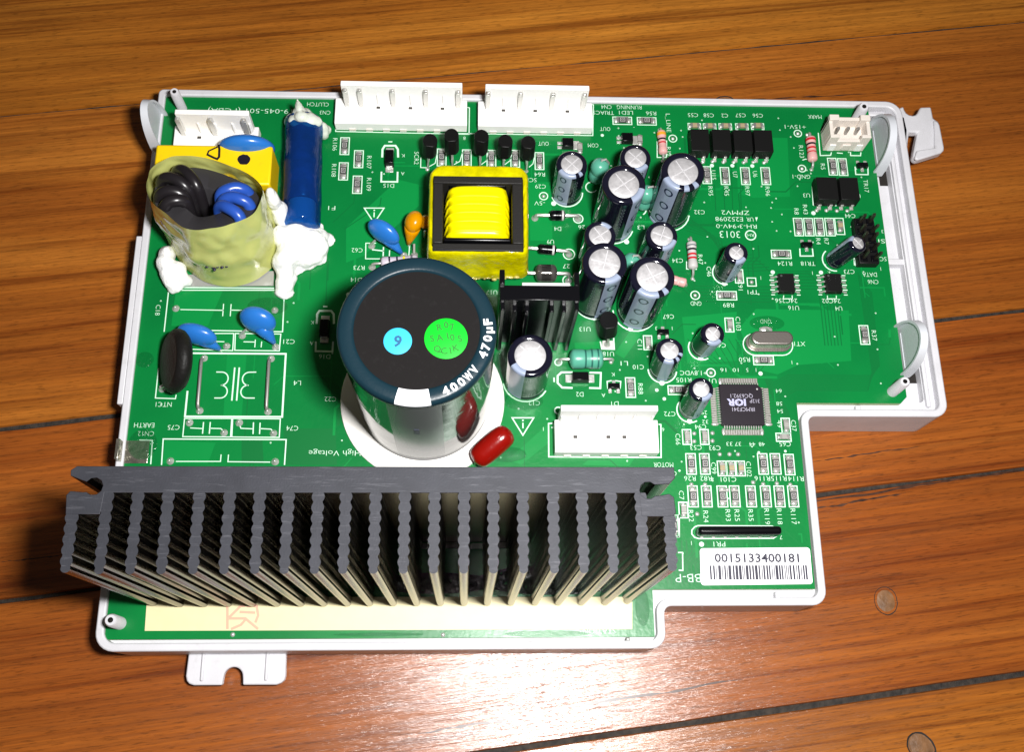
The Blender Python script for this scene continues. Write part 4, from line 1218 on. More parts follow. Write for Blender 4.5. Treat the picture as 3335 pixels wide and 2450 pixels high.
def mk_sot():
    mb = MB(); mb.box(0, 0, .2, 2.9, 1.4, 1.0, tx=.86, ty=.8)
    o = mb.obj('surface_transistor', M_BLACKG, bev=.08)
    for (x, s) in ((0, 1), (-.95, -1), (.95, -1)):
        e = MB(); e.box(x, s * 1.05, .02, .8, 1.0, .22); e.box(x, s * .75, .15, .45, .3, .4); e.obj('leg', M_TIN, o, bev=.05)
    return o


st = Kind(mk_sot)
st.at(88.36, 56.02, PI); st.at(72.03, 33.89, PI); st.at(23.50, -2.52)
st.at(35.60, 10.89)


def mk_sot89():
    mb = MB(); mb.box(0, 0, .25, 3.0, 2.6, 1.6, tx=.9, ty=.9)
    o = mb.obj('voltage_regulator_chip', M_BLACKG, bev=.1)
    for (x, y, w_, d_) in ((-2.0, .6, 1.1, .7), (-2.0, -.6, 1.1, .7), (2.2, 0, 1.5, 2.4)):
        e = MB(); e.box(x, y, .02, w_, d_, .3); e.obj('solder_tab', M_SOLDER, o, bev=.06)
    return o


s9 = Kind(mk_sot89)
s9.at(14.34, 60.72); s9.at(29.27, 62.46)


def chip_pins(mb, side, n, pitch, x0, reach, body_z=.7, wd=.4):
    """gull-wing legs along one side (+y of the local frame) starting at distance x0"""
    out = []
    for k in range(n):
        t = (k - (n - 1) / 2) * pitch
        m2 = MB()
        m2.add([(t - wd / 2, x0, body_z), (t + wd / 2, x0, body_z), (t + wd / 2, x0 + reach * .3, body_z), (t - wd / 2, x0 + reach * .3, body_z),
                (t - wd / 2, x0 + reach * .5, .12), (t + wd / 2, x0 + reach * .5, .12), (t + wd / 2, x0 + reach, .1), (t - wd / 2, x0 + reach, .1),
                (t - wd / 2, x0, body_z - .15), (t + wd / 2, x0, body_z - .15), (t + wd / 2, x0 + reach * .22, body_z - .15), (t - wd / 2, x0 + reach * .22, body_z - .15)],
               [(0, 1, 2, 3), (3, 2, 5, 4), (4, 5, 6, 7), (8, 11, 10, 9), (1, 9, 10, 2), (0, 3, 11, 8), (2, 10, 5), (3, 4, 11)])
        out.append(m2)
    return out


def mk_soic():
    mb = MB(); mb.box(0, 0, .15, 3.9, 4.9, 1.5, tx=.93, ty=.95)
    o = mb.obj('eight_pin_chip', M_BLACK, bev=.08)
    proto = chip_pins(None, 0, 1, 1.27, 0, 1.5)[0]
    me = proto.mesh('pin', M_TIN, smooth=False)
    for s in (-1, 1):
        for k in range(4):
            p = link('pin', me, o, loc=(s * 1.9, (k - 1.5) * 1.27, 0), rz=-PI / 2 * s)
        for k in range(5):
            g = MB(); g.box(s * 3.1, (k - 2) * 1.27, .01, 1.1, .28, .05) if 0 < k < 4 else g.box(s * 3.1, (k - 2) * 1.27, .01, .9, .22, .05)
            g.obj('solder_finger', M_SILK, o, smooth=False)
    d = MB(); d.disc(-1.2, 1.75, .28, 1.655); d.obj('pin_one_dimple', M_DGREY, o, smooth=False)
    return o


so = Kind(mk_soic)
o_ = so.at(65.86, 23.42); o_['label'] = 'black eight-pin memory chip, the left one of the pair'
o_ = so.at(77.32, 23.54); o_['label'] = 'black eight-pin memory chip, the right one of the pair'

# square microcontroller with sixty-four legs
qx, qy = 52.63, -7.12
mb = MB(); c_ = .45
mb.prism([(-4.75 + c_, -4.9), (4.75, -4.9), (4.95, -4.7), (4.95, 4.9 - 1.0), (3.9, 4.95), (-4.75, 4.95), (-4.95, 4.7), (-4.95, -4.7)], .15, 1.5)
qfp = mb.obj('square_processor_chip', mat('processor_epoxy', (0.011, 0.007, 0.012), 0.38, bump=0.01, bscale=5), board, bev=.12)
qfp.location = (qx, qy, 0)
me = chip_pins(None, 0, 1, .5, 0, 1.9, 0.8, .26)[0].mesh('pin', M_TIN, smooth=False)
for s in range(4):
    for k in range(16):
        a = s * PI / 2
        t = (k - 7.5) * .56
        x0, y0 = t, 4.85
        link('pin', me, qfp, loc=(x0 * math.cos(a) - y0 * math.sin(a), x0 * math.sin(a) + y0 * math.cos(a), 0), rz=a)
for s, (ex, ey) in enumerate(((-4.3, 6.0), (-6.2, -4.3), (-4.4, -6.1), (4.5, -6.1), (6.2, -4.3))):
    g = MB(); g.ell((ex, ey, .15), .42 if s in (0, 2, 3) else .9, .9 if s in (0, 2, 3) else .42, .3, nu=12, nv=8); g.obj('corner_solder_blob', M_SOLDER, qfp)
for s in range(4):
    g = MB(); a = s * PI / 2; g.box(0, 6.2, .01, 8.9, 1.3, .03, T=Matrix.Rotation(a, 4, 'Z')); g.obj('solder_land', mat('dull_solder_land_%d' % s, (0.20, 0.2, 0.17), 0.5, 0.5, var=.4, vscale=2), qfp, smooth=False)
g = MB()
text_mesh(g, 'QC6392.1', 0.1, 2.05, .95, PI, 5.2, 1.53); text_mesh(g, '312P', 3.0, .85, .9, PI, 2.3, 1.53); text_mesh(g, 'IRMCF341', .25, -1.15, .95, PI, 5.2, 1.53)
g.obj('laser_marking', mat('laser_marking', (.36, .34, .42), .5), qfp, smooth=False)
g = MB()
text_mesh(g, 'IOR', -1.25, .5, 1.55, PI, 4.4, 1.535, bold=.05); g.box(-1.2, .5, 1.53, 1.0, .16, .01)
g.obj('chip_logo', M_INKB, qfp, smooth=False)
g = MB(); g.disc(3.8, 3.75, .2, 1.54); g.obj('pin_one_dot', M_PGREY, qfp, smooth=False)


# optocouplers
def mk_opto():
    mb = MB(); mb.box(0, 0, .5, 4.72, 6.3, 3.4, tx=.975, ty=.97)
    o = mb.obj('optocoupler', M_BLACK, bev=.12)
    for s in (1, -1):
        for x in (-1.27, 1.27):
            e = MB(); e.box(x, s * 3.55, .02, .9, .9, .35); e.box(x, s * 3.3, .1, .7, .3, 1.4); e.obj('leg', M_TIN, o, bev=.05)
    return o


op = Kind(mk_opto)
for k, (x, y) in enumerate(((46.95, 60.61), (52.35, 60.63), (57.66, 60.61), (62.81, 60.63))):
    o_ = op.at(x, y); o_['label'] = 'black optocoupler, number %s from the left in the row of four' % ['one', 'two', 'three', 'four'][k]
x, y = 77.53, 47.64; o_ = op.at(x, y); o_['label'] = 'black optocoupler, left one of the touching pair'; o_.scale.x = 1.1
x, y = 83.00, 47.65; o_ = op.at(x, y); o_['label'] = 'black optocoupler, right one of the touching pair'


# small three-legged transistors
def to92(b, t, h, rz, label=None, k=1.0):
    T = Matrix.Identity(4)
    ax = (Vector((t[0], t[1], h)) - Vector((b[0], b[1], 0))).normalized()
    n = 18; pts = []
    for i in range(n + 1):
        a = R(-62 + 304 * i / n) + rz
        pts.append((1.75 * k * math.cos(a + PI / 2 * 0), 2.15 * k * math.sin(a)))
    F = frame(Vector((b[0], b[1], 0)) + ax * (h * .5), (t[0], t[1], h), 0)
    Lh = h * .5
    mb = MB(); mb.prism(pts, 0, Lh, T=F)
    o = mb.obj('transistor', M_BLACK, board, bev=.15)
    if label: o['label'] = label
    for s in (-1, 0, 1):
        q = F @ Vector((0.0, s * 1.1, 0)); m2 = MB()
        m2.tube([q + ax * .5, q, Vector((b[0] + math.sin(rz) * s * .3, b[1] + s * 1.0, h * .22)), Vector((b[0], b[1] + s * 1.27, 0))], .24, 6)
        m2.obj('leg', M_TIN, o)
    return o


names = ['first', 'second', 'third', 'fourth', 'fifth']
for k, (b, t, h) in enumerate((((-20.18, 54.83), (-19.44, 56.33), 9.0), ((-14.23, 55.47), (-14.38, 57.23), 10.0), ((-7.49, 55.29), (-7.19, 57.31), 9.8), ((-1.71, 54.95), (-1.45, 56.47), 9.0), ((3.96, 54.50), (4.04, 56.22), 9.0))):
    to92(b, t, h, random.uniform(-.25, .25), 'small black three-legged transistor, %s from the left behind the yellow transformer' % names[k])
to92((22.44, 8.67), (21.71, 10.86), 8.5, .1, 'small black transistor between the tall capacitors and the teal inductor', 1.2)
mb = MB(); mb.prism([(21.28, 8.82), (24.04, 8.84), (23.87, 6.89), (21.06, 6.87)], .045, .07); mb.obj('solder_resist_window', M_PGREY, board, smooth=False)


# drop-shaped capacitors and the thermistor
def drop(name, c, ax_a, lean, ra, rb, rt, feet, m_, label, tail=True, neck=0.8):
    """lens-shaped body: ra along the board direction ax_a, rb up the leaning face, rt half thickness"""
    a = Vector((math.cos(ax_a), math.sin(ax_a), 0))
    nrm = Vector((-math.sin(ax_a), math.cos(ax_a), 0))
    up = (Vector((0, 0, 1)) * math.cos(lean) + nrm * math.sin(lean)).normalized()
    th = a.cross(up)
    T = Matrix(((a.x, up.x, th.x), (a.y, up.y, th.y), (a.z, up.z, th.z)))
    mb = MB(); mb.ell(c, ra, rb, rt, T, 28, 16)
    C0 = Vector(c)
    if tail:
        for f in feet[:1]:
            F = Vector((f[0], f[1], .9))
            s = C0.lerp(F, .25)
            mb.tube([s, C0.lerp(F, .5), C0.lerp(F, .75), F], [rt * .98, rt * .80, rt * .5, .5], 14)
    o = mb.obj(name, m_, board, ang=180)
    o['label'] = label
    for f in feet:
        m2 = MB(); m2.tube([C0.lerp(Vector((f[0], f[1], 1.0)), .7), (f[0], f[1], 1.1), (f[0], f[1], 0)], .3, 8); m2.obj('lead', M_TIN, o)
    return o


drop('disc_capacitor', (-62.74, 54.04, 8.0), R(0), R(-5), 6.6, 5.2, 2.4, [(-59.70, 53.26)], M_BDISC, 'blue disc capacitor behind the yellow box', tail=False)
drop('disc_capacitor', (-57.87, 11.38, 5.0), R(-14), R(25), 4.25, 3.6, 2.2, [(-54.57, 7.26), (-62.25, 9.54)], M_BDISC, 'blue disc capacitor above the empty choke outline, by itself')
drop('disc_capacitor', (-71.19, 7.80, 5.0), R(-14), R(20), 4.6, 3.0, 1.9, [(-66.84, 5.74), (-75.83, 7.26)], M_BDISC, 'blue disc capacitor touching the black thermistor')
drop('disc_capacitor', (-30.14, 33.82, 5.0), R(-32), R(15), 4.3, 3.3, 1.9, [(-26.08, 30.34), (-33.29, 32.57)], M_BDISC, 'blue disc capacitor pointing at the orange drop capacitor')
drop('drop_capacitor', (-23.10, 36.37, 5.5), R(80), R(-35), 2.7, 2.5, 2.0, [(-24.46, 32.75), (-23.08, 30.37)], M_ORANGE, 'orange drop-shaped capacitor left of the yellow transformer')
drop('drop_capacitor', (-20.57, 37.16, 4.0), R(80), R(-35), 1.7, 1.6, 1.3, [(-20.68, 35.20)], M_ORANGE, 'small orange capacitor half hidden by the transformer', tail=False)
# red film capacitor: a rounded pill
mb = MB(); x0, y0 = -7.38, -19.95; x1, y1 = -1.94, -15.60
mb.tube([Vector((x0, y0, 3.2)).lerp(Vector((x1, y1, 5.2)), t) for t in (-.24, -.21, -.14, -.05, .15, .4, .6, .85, 1.04, 1.13, 1.2, 1.23)], [.3, 1.3, 2.15, 2.55, 2.75, 2.8, 2.8, 2.75, 2.55, 2.15, 1.3, .3], 20)
red = mb.obj('film_capacitor', M_RED, board, ang=180); red['label'] = 'dark red pill-shaped capacitor at the foot of the big capacitor'
mb = MB(); mb.tube([(x0, y0, 2.2), (x0 - .8, y0 - .6, .8), (x0 - 1.0, y0 - .8, 0)], .4, 8); mb.obj('lead', M_TIN, red)
# black thermistor leaning outward
cx_, cy_ = -74.54, 0.52
nrm = Vector((-.82, -.10, .52)).normalized(); ya = Vector((-.12, 1, .12)); ya = (ya - nrm * ya.dot(nrm)).normalized(); xa = ya.cross(nrm)
T3 = Matrix(((xa.x, ya.x, nrm.x, cx_), (xa.y, ya.y, nrm.y, cy_), (xa.z, ya.z, nrm.z, 7.6), (0, 0, 0, 1)))
mb = MB(); mb.lathe([(0, -2.3), (4.6, -2.2), (6.2, -1.7), (7.0, -.9), (7.25, 0), (7.0, .9), (6.3, 1.5), (5.9, 1.75), (5.4, 1.7), (4.0, 1.9), (0, 2.0)], T3, 40)
ntc = mb.obj('thermistor_disc', M_NTC, board, ang=70); ntc['label'] = 'thick black thermistor disc leaning at the left edge of the board'
for (fx, fy) in ((-79.20, -3.57), (-78.59, 5.34)):
    mb = MB(); mb.tube([(cx_, cy_ + (fy - cy_) * .5, 3.5), (fx, fy, 1.2), (fx, fy, 0)], .45, 8); mb.obj('lead', M_TIN, ntc)

# silver crystal can
xx, yy = 60.40, 8.44
def stadium(w_, d_, n=10): return [((w_ / 2 - d_ / 2) + d_ / 2 * math.cos(R(-90 + 180 * i / n)), d_ / 2 * math.sin(R(-90 + 180 * i / n))) for i in range(n + 1)] + [(-(w_ / 2 - d_ / 2) + d_ / 2 * math.cos(R(90 + 180 * i / n)), d_ / 2 * math.sin(R(90 + 180 * i / n))) for i in range(n + 1)]


mb = MB(); mb.prism(stadium(9.9, 3.5), .7, 4.0)
xt = mb.obj('crystal_can', M_XTAL, board, bev=.4, seg=3); xt.location = (xx, yy, 0); xt['label'] = 'silver oval crystal can beside the square chip'
mb = MB(); mb.prism(stadium(10.9, 4.5), .2, .8); mb.obj('can_flange', M_XTAL, xt, bev=.12)
mb = MB(); mb.tube([(-.2, 1.8, 2.0), (-.2, 2.5, 1.6), (-.3, 3.4, .5)], .4, 8); mb.ell((-.3, 3.3, .3), 1.6, .9, .6); mb.obj('ground_strap', M_SOLDER, xt)
SKX = MB(); SKX.line([(xx + p[0], yy - .3 + p[1]) for p in stadium(11.8, 5.3)], .25, ZS, closed=True); SKX.obj('printed_arc', M_SILK, board, smooth=False)

# resistor network standing in its printed oval
mb = MB(); nx_, ny_ = 49.35, -36.49
mb.box(nx_, ny_, .4, 18.3, 1.9, 3.9)
sip = mb.obj('resistor_network', M_BLACKG, board, bev=.7, seg=3); sip['label'] = 'long black resistor network above the barcode label'
for k in range(7):
    mb = MB(); mb.box(nx_ - 7.8 + k * 2.6, ny_, 0, .7, 2.3, .5); mb.obj('pin', M_TIN, sip, bev=.05)

# earth tab
ex, ey = -83.70, -18.30
mb = MB(); mb.box(ex, ey, .05, 6.0, 5.2, .25); mb.box(ex - 2.9, ey - .1, .25, .8, 4.6, 3.2)
et = mb.obj('earth_tab', mat('tin_plate', (0.38, 0.36, 0.30), 0.25, 0.85, bump=.15, bscale=.8, var=.3, vscale=.8), board, bev=.1); et['label'] = 'tinned earth tab at the left edge'

SK.obj('printed_outlines', M_SILK, board, smooth=False)['kind'] = 'stuff'
TX.obj('printed_lettering', M_SILK, board, smooth=False)['kind'] = 'stuff'

# ============================================================ CONNECTORS
def pin_header(name, bx0, bx1, y0, y1, wx0, wx1, wy, wh, pins, label, pin_h=10.2, holes=(), pin_y=None, base=3.4, hole_y=None):
    """white wire-to-board header: low block in front, tall guide wall behind, square pins"""
    mb = MB()
    mb.box((bx0 + bx1) / 2, (y0 + y1) / 2, .25, bx1 - bx0, y1 - y0, base - .25)
    o = mb.obj(name, M_NYLON, board, bev=.18)
    o['label'] = label
    mb = MB(); mb.box((wx0 + wx1) / 2, wy, base - .5, wx1 - wx0, 1.3, wh - base + .5)
    n = max(2, int((wx1 - wx0) / 3.96))
    for k in range(n + 1):
        xk = wx0 + .5 + (wx1 - wx0 - 1.0) * k / n
        mb.box(xk, wy - .9, base - .4, .5, .7, wh * .42, ty=.5)
    mb.obj('guide_wall', M_NYLON, o, bev=.15)
    mb = MB()
    for k in range(n):
        xk = wx0 + (wx1 - wx0) * (k + .5) / n
        mb.box(xk, y0 - .05, .2, 1.6, .35, .9)
    mb.obj('foot_notch', M_BEIGE, o)
    for x in pins:
        m2 = MB(); py = pin_y or wy - 2.4
        m2.box(x, py, base - .5, 1.1, 1.1, pin_h - base + .1); m2.box(x, py, pin_h - .4, 1.1, 1.1, .5, tx=.5, ty=.5)
        m2.obj('pin', M_TIN, o, bev=.08)
    for x in holes:
        m2 = MB(); m2.box(x, hole_y or wy - 3.2, base - .01, .95, .7, .03); m2.obj('pin_hole', M_PINHOLE, o, smooth=False)
    return o


y_ = 68.6
c = pin_header('wire_connector', -43.2, -10.7, 64.0, 71.2, -41.1, -11.9, 70.4, 11.0, [-40.2, -36.7, -28.8, -20.8, -12.9], 'white wire connector with five pins at the far edge', holes=[-32.6, -24.7, -16.8], pin_y=69.2, hole_y=68.6)
c = pin_header('wire_connector', -8.0, 20.5, 63.9, 71.0, -6.3, 18.9, 70.2, 11.0, [-5.6, 2.3, 10.2, 17.9], 'white wire connector with four pins at the far edge', holes=[-1.7, 6.2, 14.2], pin_y=69.0, hole_y=68.4)
c = pin_header('wire_connector', -81.6, -61.4, 53.9, 62.6, -79.6, -62.3, 61.7, 11.0, [-79.2, -71.6, -63.7], 'white three-pin wire connector in the far left corner', holes=[-75.5], pin_y=60.4, hole_y=59.4)
c = pin_header('wire_connector', 9.3, 32.6, -19.0, -11.4, 10.1, 31.4, -10.9, 11.0, [], 'white motor wire connector with empty pin holes, by the heatsink', holes=[13.9, 21.3, 24.9], pin_y=-14.4, hole_y=-15.4)

# ivory three-pin socket
mx, my = 83.9, 63.3
mb = MB()
W_, D_ = 10.2, 6.0
for (x, y, w_, d_, h_) in ((0, D_ / 2 - .45, W_, .9, 6.2), (-W_ / 2 + .45, 0, .9, D_ - 1.8, 6.6), (W_ / 2 - .45, 0, .9, D_ - 1.8, 6.6), (-W_ / 2 + 1.2, D_ / 2 - .75, 2.4, 1.5, 7.4), (W_ / 2 - 1.2, D_ / 2 - .75, 2.4, 1.5, 7.4),
                           (-W_ / 2 + 1.15, -D_ / 2 + .45, 2.3, .9, 6.6), (W_ / 2 - 1.15, -D_ / 2 + .45, 2.3, .9, 6.6), (0, -D_ / 2 + .45, W_ - 4.4, .9, 4.6)):
    mb.box(mx + x, my + y, .2, w_, d_, h_ - .2)
mb.box(mx, my, .2, W_ - 1.4, D_ - 1.4, 2.8)
ms = mb.obj('socket_connector', M_BEIGE, board, bev=.12); ms['label'] = 'small ivory three-pin socket at the far right corner'
for k in (-1, 0, 1):
    mb = MB(); mb.box(mx + k * 2.5, my + .2, 2.8, .65, .65, 3.0); mb.obj('pin', M_LEAD, ms, bev=.05)
for k in (-1, 1):
    mb = MB(); mb.box(mx + k * 3.4, my - D_ / 2 - .12, .6, 1.5, .25, 2.6); mb.obj('side_notch', M_NYLON, ms)
mb = MB(); mb.box(mx, my - D_ / 2 - .2, 1.2, 2.2, .5, 2.4); mb.obj('key_boss', M_BEIGE, ms, bev=.3)

# dark double-row pin header
hx, hy = 86.17, 34.27
mb = MB(); mb.box(hx, hy, .1, 5.0, 12.2, 2.5)
ph = mb.obj('pin_header', M_BLACK, board, bev=.25); ph['label'] = 'dark two-row pin header partly under the leaning capacitor'
k_ = 0
for i in (-1, 1):
    for j in range(5):
        mb = MB(); mb.box(0, 0, 2.5, .62, .62, 4.0); mb.box(0, 0, 6.5, .62, .62, .5, tx=.4, ty=.4)
        p = mb.obj('pin', mat('varnished_pin', (.07, .06, .045), .35, .7) if k_ == 0 else MATS['varnished_pin'], ph); p.location = (hx + i * 1.27, hy + (j - 2) * 2.4, 0)
        p.rotation_euler = (random.uniform(-.05, .05), random.uniform(-.05, .05), 0)
        mb = MB(); mb.box(hx + i * 1.27, hy + (j - 2) * 2.4, 2.4, 2.0, 1.9, .5, tx=.7, ty=.7); mb.obj('header_cell', M_BLACKG, ph, bev=.1)
        k_ += 1

# ============================================================ LARGE ROUND CAPACITOR
BX, BY, BR, BH = -19.8, -5.8, 15.0, 45.0
mb = MB(); mb.lathe([(0, .05), (18.4, .05), (18.6, .2), (18.5, .55), (18.1, .7), (0, .7)], Matrix.Translation((BX - .6, BY - .3, 0)), 72)
wr = mb.obj('white_base_disc', mat('white_foam_disc', (.82, .80, .76), .6, bump=.1, bscale=.6), board)
wr['label'] = 'white round pad showing as a crescent under the big capacitor'


def can_mat(a, k):
    d = (a - R(268) + PI) % (2 * PI) - PI
    if k >= 11: return 1 if abs(d) > R(12.5) or k > 15 else 2
    if k >= 9: return 1
    return 3 if abs(d) < R(22) else 0


M_CAN = mat('dark_mirror_sleeve', (0.030, 0.034, 0.034), 0.07, 0.0, spec=0.8, bump=0.05, bscale=0.25, detail=1.0)
M_CAN2 = mat('silver_sleeve_stripe', (0.12, 0.12, 0.13), 0.2, spec=0.5)
mb = MB()
mb.lathe([(0, .8), (13.6, .8), (14.6, 1.6), (14.3, 3.2), (14.72, 4.4), (14.75, 4.8), (14.76, 12), (14.78, 30), (14.8, BH - 2.7), (14.82, BH - 2.4), (15.0, BH - 2.0), (15.0, BH - .9), (14.75, BH - .3), (14.2, BH), (13.2, BH + .02), (12.4, BH + .02), (11.95, BH - .15), (11.8, BH - .5)],
         Matrix.Translation((BX, BY, 0)), 96, am=can_mat)
big = mb.obj('large_capacitor', [M_CAN, M_NAVY, M_INKW, M_CAN2], board, ang=55)
big['label'] = 'very large round capacitor with a navy rim and white lettering'
mb = MB(); mb.lathe([(11.9, BH - .45), (0, BH - .45)], Matrix.Translation((BX, BY, 0)), 64); mb.obj('end_disc', M_MATTE, big)
for (cx, cy, r, m_, nm) in ((-23.31, -8.15, 2.65, M_CYAN, 'cyan_sticker'), (-14.33, -7.56, 4.05, M_GREEN, 'green_sticker')):
    mb = MB(); mb.lathe([(r, BH - .44), (r, BH - .36), (r - .05, BH - .34), (0, BH - .34)], Matrix.Translation((cx, cy, 0)), 40)
    s_ = mb.obj(nm, m_, big)
    g = MB()
    if nm == 'cyan_sticker':
        text_mesh(g, '9', cx, cy, 2.2, R(-8), 1.5, BH - .32, bold=.03); g.obj('sticker_print', M_BINK, s_, smooth=False)
    else:
        for s, a, q in (('R', 118, 2.6), ('0', 90, 2.75), ('7', 64, 2.6), ('S', 180, 2.6), ('A', 172, 1.2), ('1', 60, .6), ('0', 12, 1.2), ('5', 0, 2.6), ('Q', 232, 2.6), ('C', 262, 2.5), ('1', 290, 2.5), ('K', 316, 2.6)):
            text_mesh(g, s, cx + q * math.cos(R(a)), cy + q * math.sin(R(a)), 1.3, R(12), None, BH - .31, bold=.03)
        g.obj('sticker_print', M_GINK, s_, smooth=False)['kind'] = 'stuff'
g = MB()
for k, ch in enumerate('400WV 470µF'):
    if ch == ' ': continue
    a = R(294.5 + k * 7.2)
    text_mesh(g, ch, BX + 13.35 * math.cos(a), BY + 13.35 * math.sin(a), 1.6, a + PI / 2, 1.25 if ch != 'W' else 1.6, BH + .045, bold=.03)
g.obj('rim_lettering', M_INKW, big, smooth=False)['kind'] = 'stuff'
g = MB()
for q in range(1): 
    a = R(268); g.box(0, 0, 24.5, .12, 1.0, 3.2, T=Matrix.Translation((BX + 14.8 * math.cos(a), BY + 14.8 * math.sin(a), 0)) @ Matrix.Rotation(a, 4, 'Z'))
g.obj('minus_mark', M_SMARK, big, smooth=False)

# ============================================================ TRANSFORMER
tx0, tx1, ty0, ty1, tz = -18.3, 2.2, 24.5, 43.4, 15.0
mb = MB()
W2 = 1.9
mb.prism([(tx0, ty0), (tx1, ty0), (tx1, ty0 + W2), (tx0, ty0 + W2)], 3.0, tz); mb.prism([(tx0, ty1 - W2), (tx1, ty1 - W2), (tx1, ty1), (tx0, ty1)], 3.0, tz)
mb.prism([(tx0, ty0 + W2), (tx0 + 2.3, ty0 + W2), (tx0 + 2.3, ty1 - W2), (tx0, ty1 - W2)], 3.0, tz); mb.prism([(tx1 - 2.5, ty0 + W2), (tx1, ty0 + W2), (tx1, ty1 - W2), (tx1 - 2.5, ty1 - W2)], 3.0, tz)
mb.prism([(tx0 + 3, ty0 + 2.8), (tx1 - 3, ty0 + 2.8), (tx1 - 3, ty1 - 2.8), (tx0 + 3, ty1 - 2.8)], 3.0, 9.0)
tr = mb.obj('transformer', M_FERR, board, bev=.25); tr['label'] = 'square yellow-taped transformer with a dark frame and bright yellow winding'
# winding: a bulging drum of tape turns, ridged across
wx0, wx1 = tx0 + 2.6, tx1 - 2.9
vs = []; fs = []; nn = 44; mm_ = 16
for i in range(nn + 1):
    t = i / nn
    y = 27.8 + (41.2 - 27.8) * t
    env = (1 - abs(2 * t - 1) ** 12) ** .5
    rid = .10 * abs(math.sin(t * PI * 6.0)) ** .6
    for j in range(mm_ + 1):
        u = 2 * j / mm_ - 1
        prof = (1 - abs(u) ** 7) ** .5
        yy = y + .55 * (1 - u * u) * (1 if t > .5 else .1) * (t - .3)
        vs.append(((wx0 + wx1) / 2 + u * (wx1 - wx0) / 2 * (0.96 + .04 * env) + .1 * math.sin(i * .9), yy, 8.0 + (7.3 + rid) * prof * (0.55 + .45 * env)))
for i in range(nn):
    for j in range(mm_):
        a = i * (mm_ + 1) + j; fs.append((a, a + 1, a + mm_ + 2, a + mm_ + 1))
mb = MB(); mb.add(vs, fs); mb.obj('winding', M_YTAPE, tr, ang=180)
mb = MB()
for k in range(5):
    yk = 29.4 + k * 2.2; pts = []
    for j in range(21):
        u = 2 * j / 20 - 1
        pts.append(((wx0 + wx1) / 2 + u * (wx1 - wx0) / 2 * 1.0, yk - .5 * u * u + .15 * math.sin(k), 8.15 + 7.28 * (1 - abs(u) ** 7) ** .5))
    mb.tube(pts, .24, 8)
mb.obj('tape_turn', M_YTAPE, tr)
for yy, hh, ww in ((27.3, 15.2, 15.2), (26.2, 14.6, 13.5), (41.75, 14.0, 13.4)):
    mb = MB(); mb.box((wx0 + wx1) / 2, yy, 8.5, ww, .95, hh - 8.5); mb.obj('bobbin_flange', M_BLACKG, tr, bev=.4, seg=3)
# tape wrapped round the outside, puckered like film
P_ = rounded([(tx0 - 1.3, ty0 - .7), (tx1 + 1.3, ty0 - .7), (tx1 + 1.5, ty1 + 3.4), (tx0 - 1.1, ty1 + 3.4)], [1.8, 1.8, 3.0, 3.0], 8)
P_i = rounded([(tx0 - .05, ty0 - .05), (tx1 + .05, ty0 - .05), (tx1 + .1, ty1 + .1), (tx0 - .1, ty1 + .1)], [.6, .6, .6, .6], 8)


def dense(poly, n):
    out = []; k = len(poly)
    Ls = [(Vector(poly[(i + 1) % k]) - Vector(poly[i])).length for i in range(k)]
    tot = sum(Ls); s = 0; i = 0; acc = 0
    for q in range(n):
        d = tot * q / n
        while acc + Ls[i] < d: acc += Ls[i]; i += 1
        t = (d - acc) / max(1e-6, Ls[i]); a = Vector(poly[i]); b = Vector(poly[(i + 1) % k])
        out.append(a.lerp(b, t))
    return out


N_ = 120
cx0, cy0 = (tx0 + tx1) / 2, (ty0 + ty1) / 2 + 1.2
outp = dense(P_, N_)
rows = [(0.5, 0.975), (2.5, 1.0), (4.2, 1.03), (6.0, 1.01), (9.5, 1.0), (12.5, .995), (13.8, .98), (14.6, .955), (14.75, .92)]
vs = []; fs = []
for zz, kk in rows:
    for q, p in enumerate(outp):
        wv = 1 + .010 * noise.noise(Vector((p.x * .35, p.y * .35, zz * .5)))
        bulge = .9 * max(0, 1 - abs(zz - 3.6) / 3) if p.y < ty0 + 1 else 0
        vs.append((cx0 + (p.x - cx0) * kk * wv, cy0 + (p.y - cy0) * kk * wv - bulge, zz + .35 * noise.noise(Vector((p.x * .5, p.y * .5, 7)))))
for r_ in range(len(rows) - 1):
    for q in range(N_):
        fs.append((r_ * N_ + q, r_ * N_ + (q + 1) % N_, (r_ + 1) * N_ + (q + 1) % N_, (r_ + 1) * N_ + q))
base_ = (len(rows) - 1) * N_; o_i = len(vs)
for p in dense(P_i, N_): vs.append((p.x, p.y, 14.35))
ini = min(range(N_), key=lambda q: (Vector(vs[o_i + q][:2]) - Vector(vs[base_][:2])).length)
for q in range(N_):
    fs.append((base_ + q, base_ + (q + 1) % N_, o_i + (q + 1 + ini) % N_, o_i + (q + ini) % N_))
mb = MB(); mb.add(vs, fs); mb.obj('outer_tape', M_YTAPE2, tr, ang=80)
mb = MB()
for k in range(26):
    xk = -17.5 + k * .75 + random.uniform(-.2, .2)
    mb.ell((xk, ty0 - 1.5 + random.uniform(-.2, .2), 3.0 + random.uniform(-.5, 1.6)), random.uniform(.3, .9), .35, random.uniform(.2, .5), nu=8, nv=6)
mb.obj('varnish_bead', MATS.get('amber') or mat('amber_varnish', (.50, .42, .12), .12, bump=.2, bscale=1), tr)

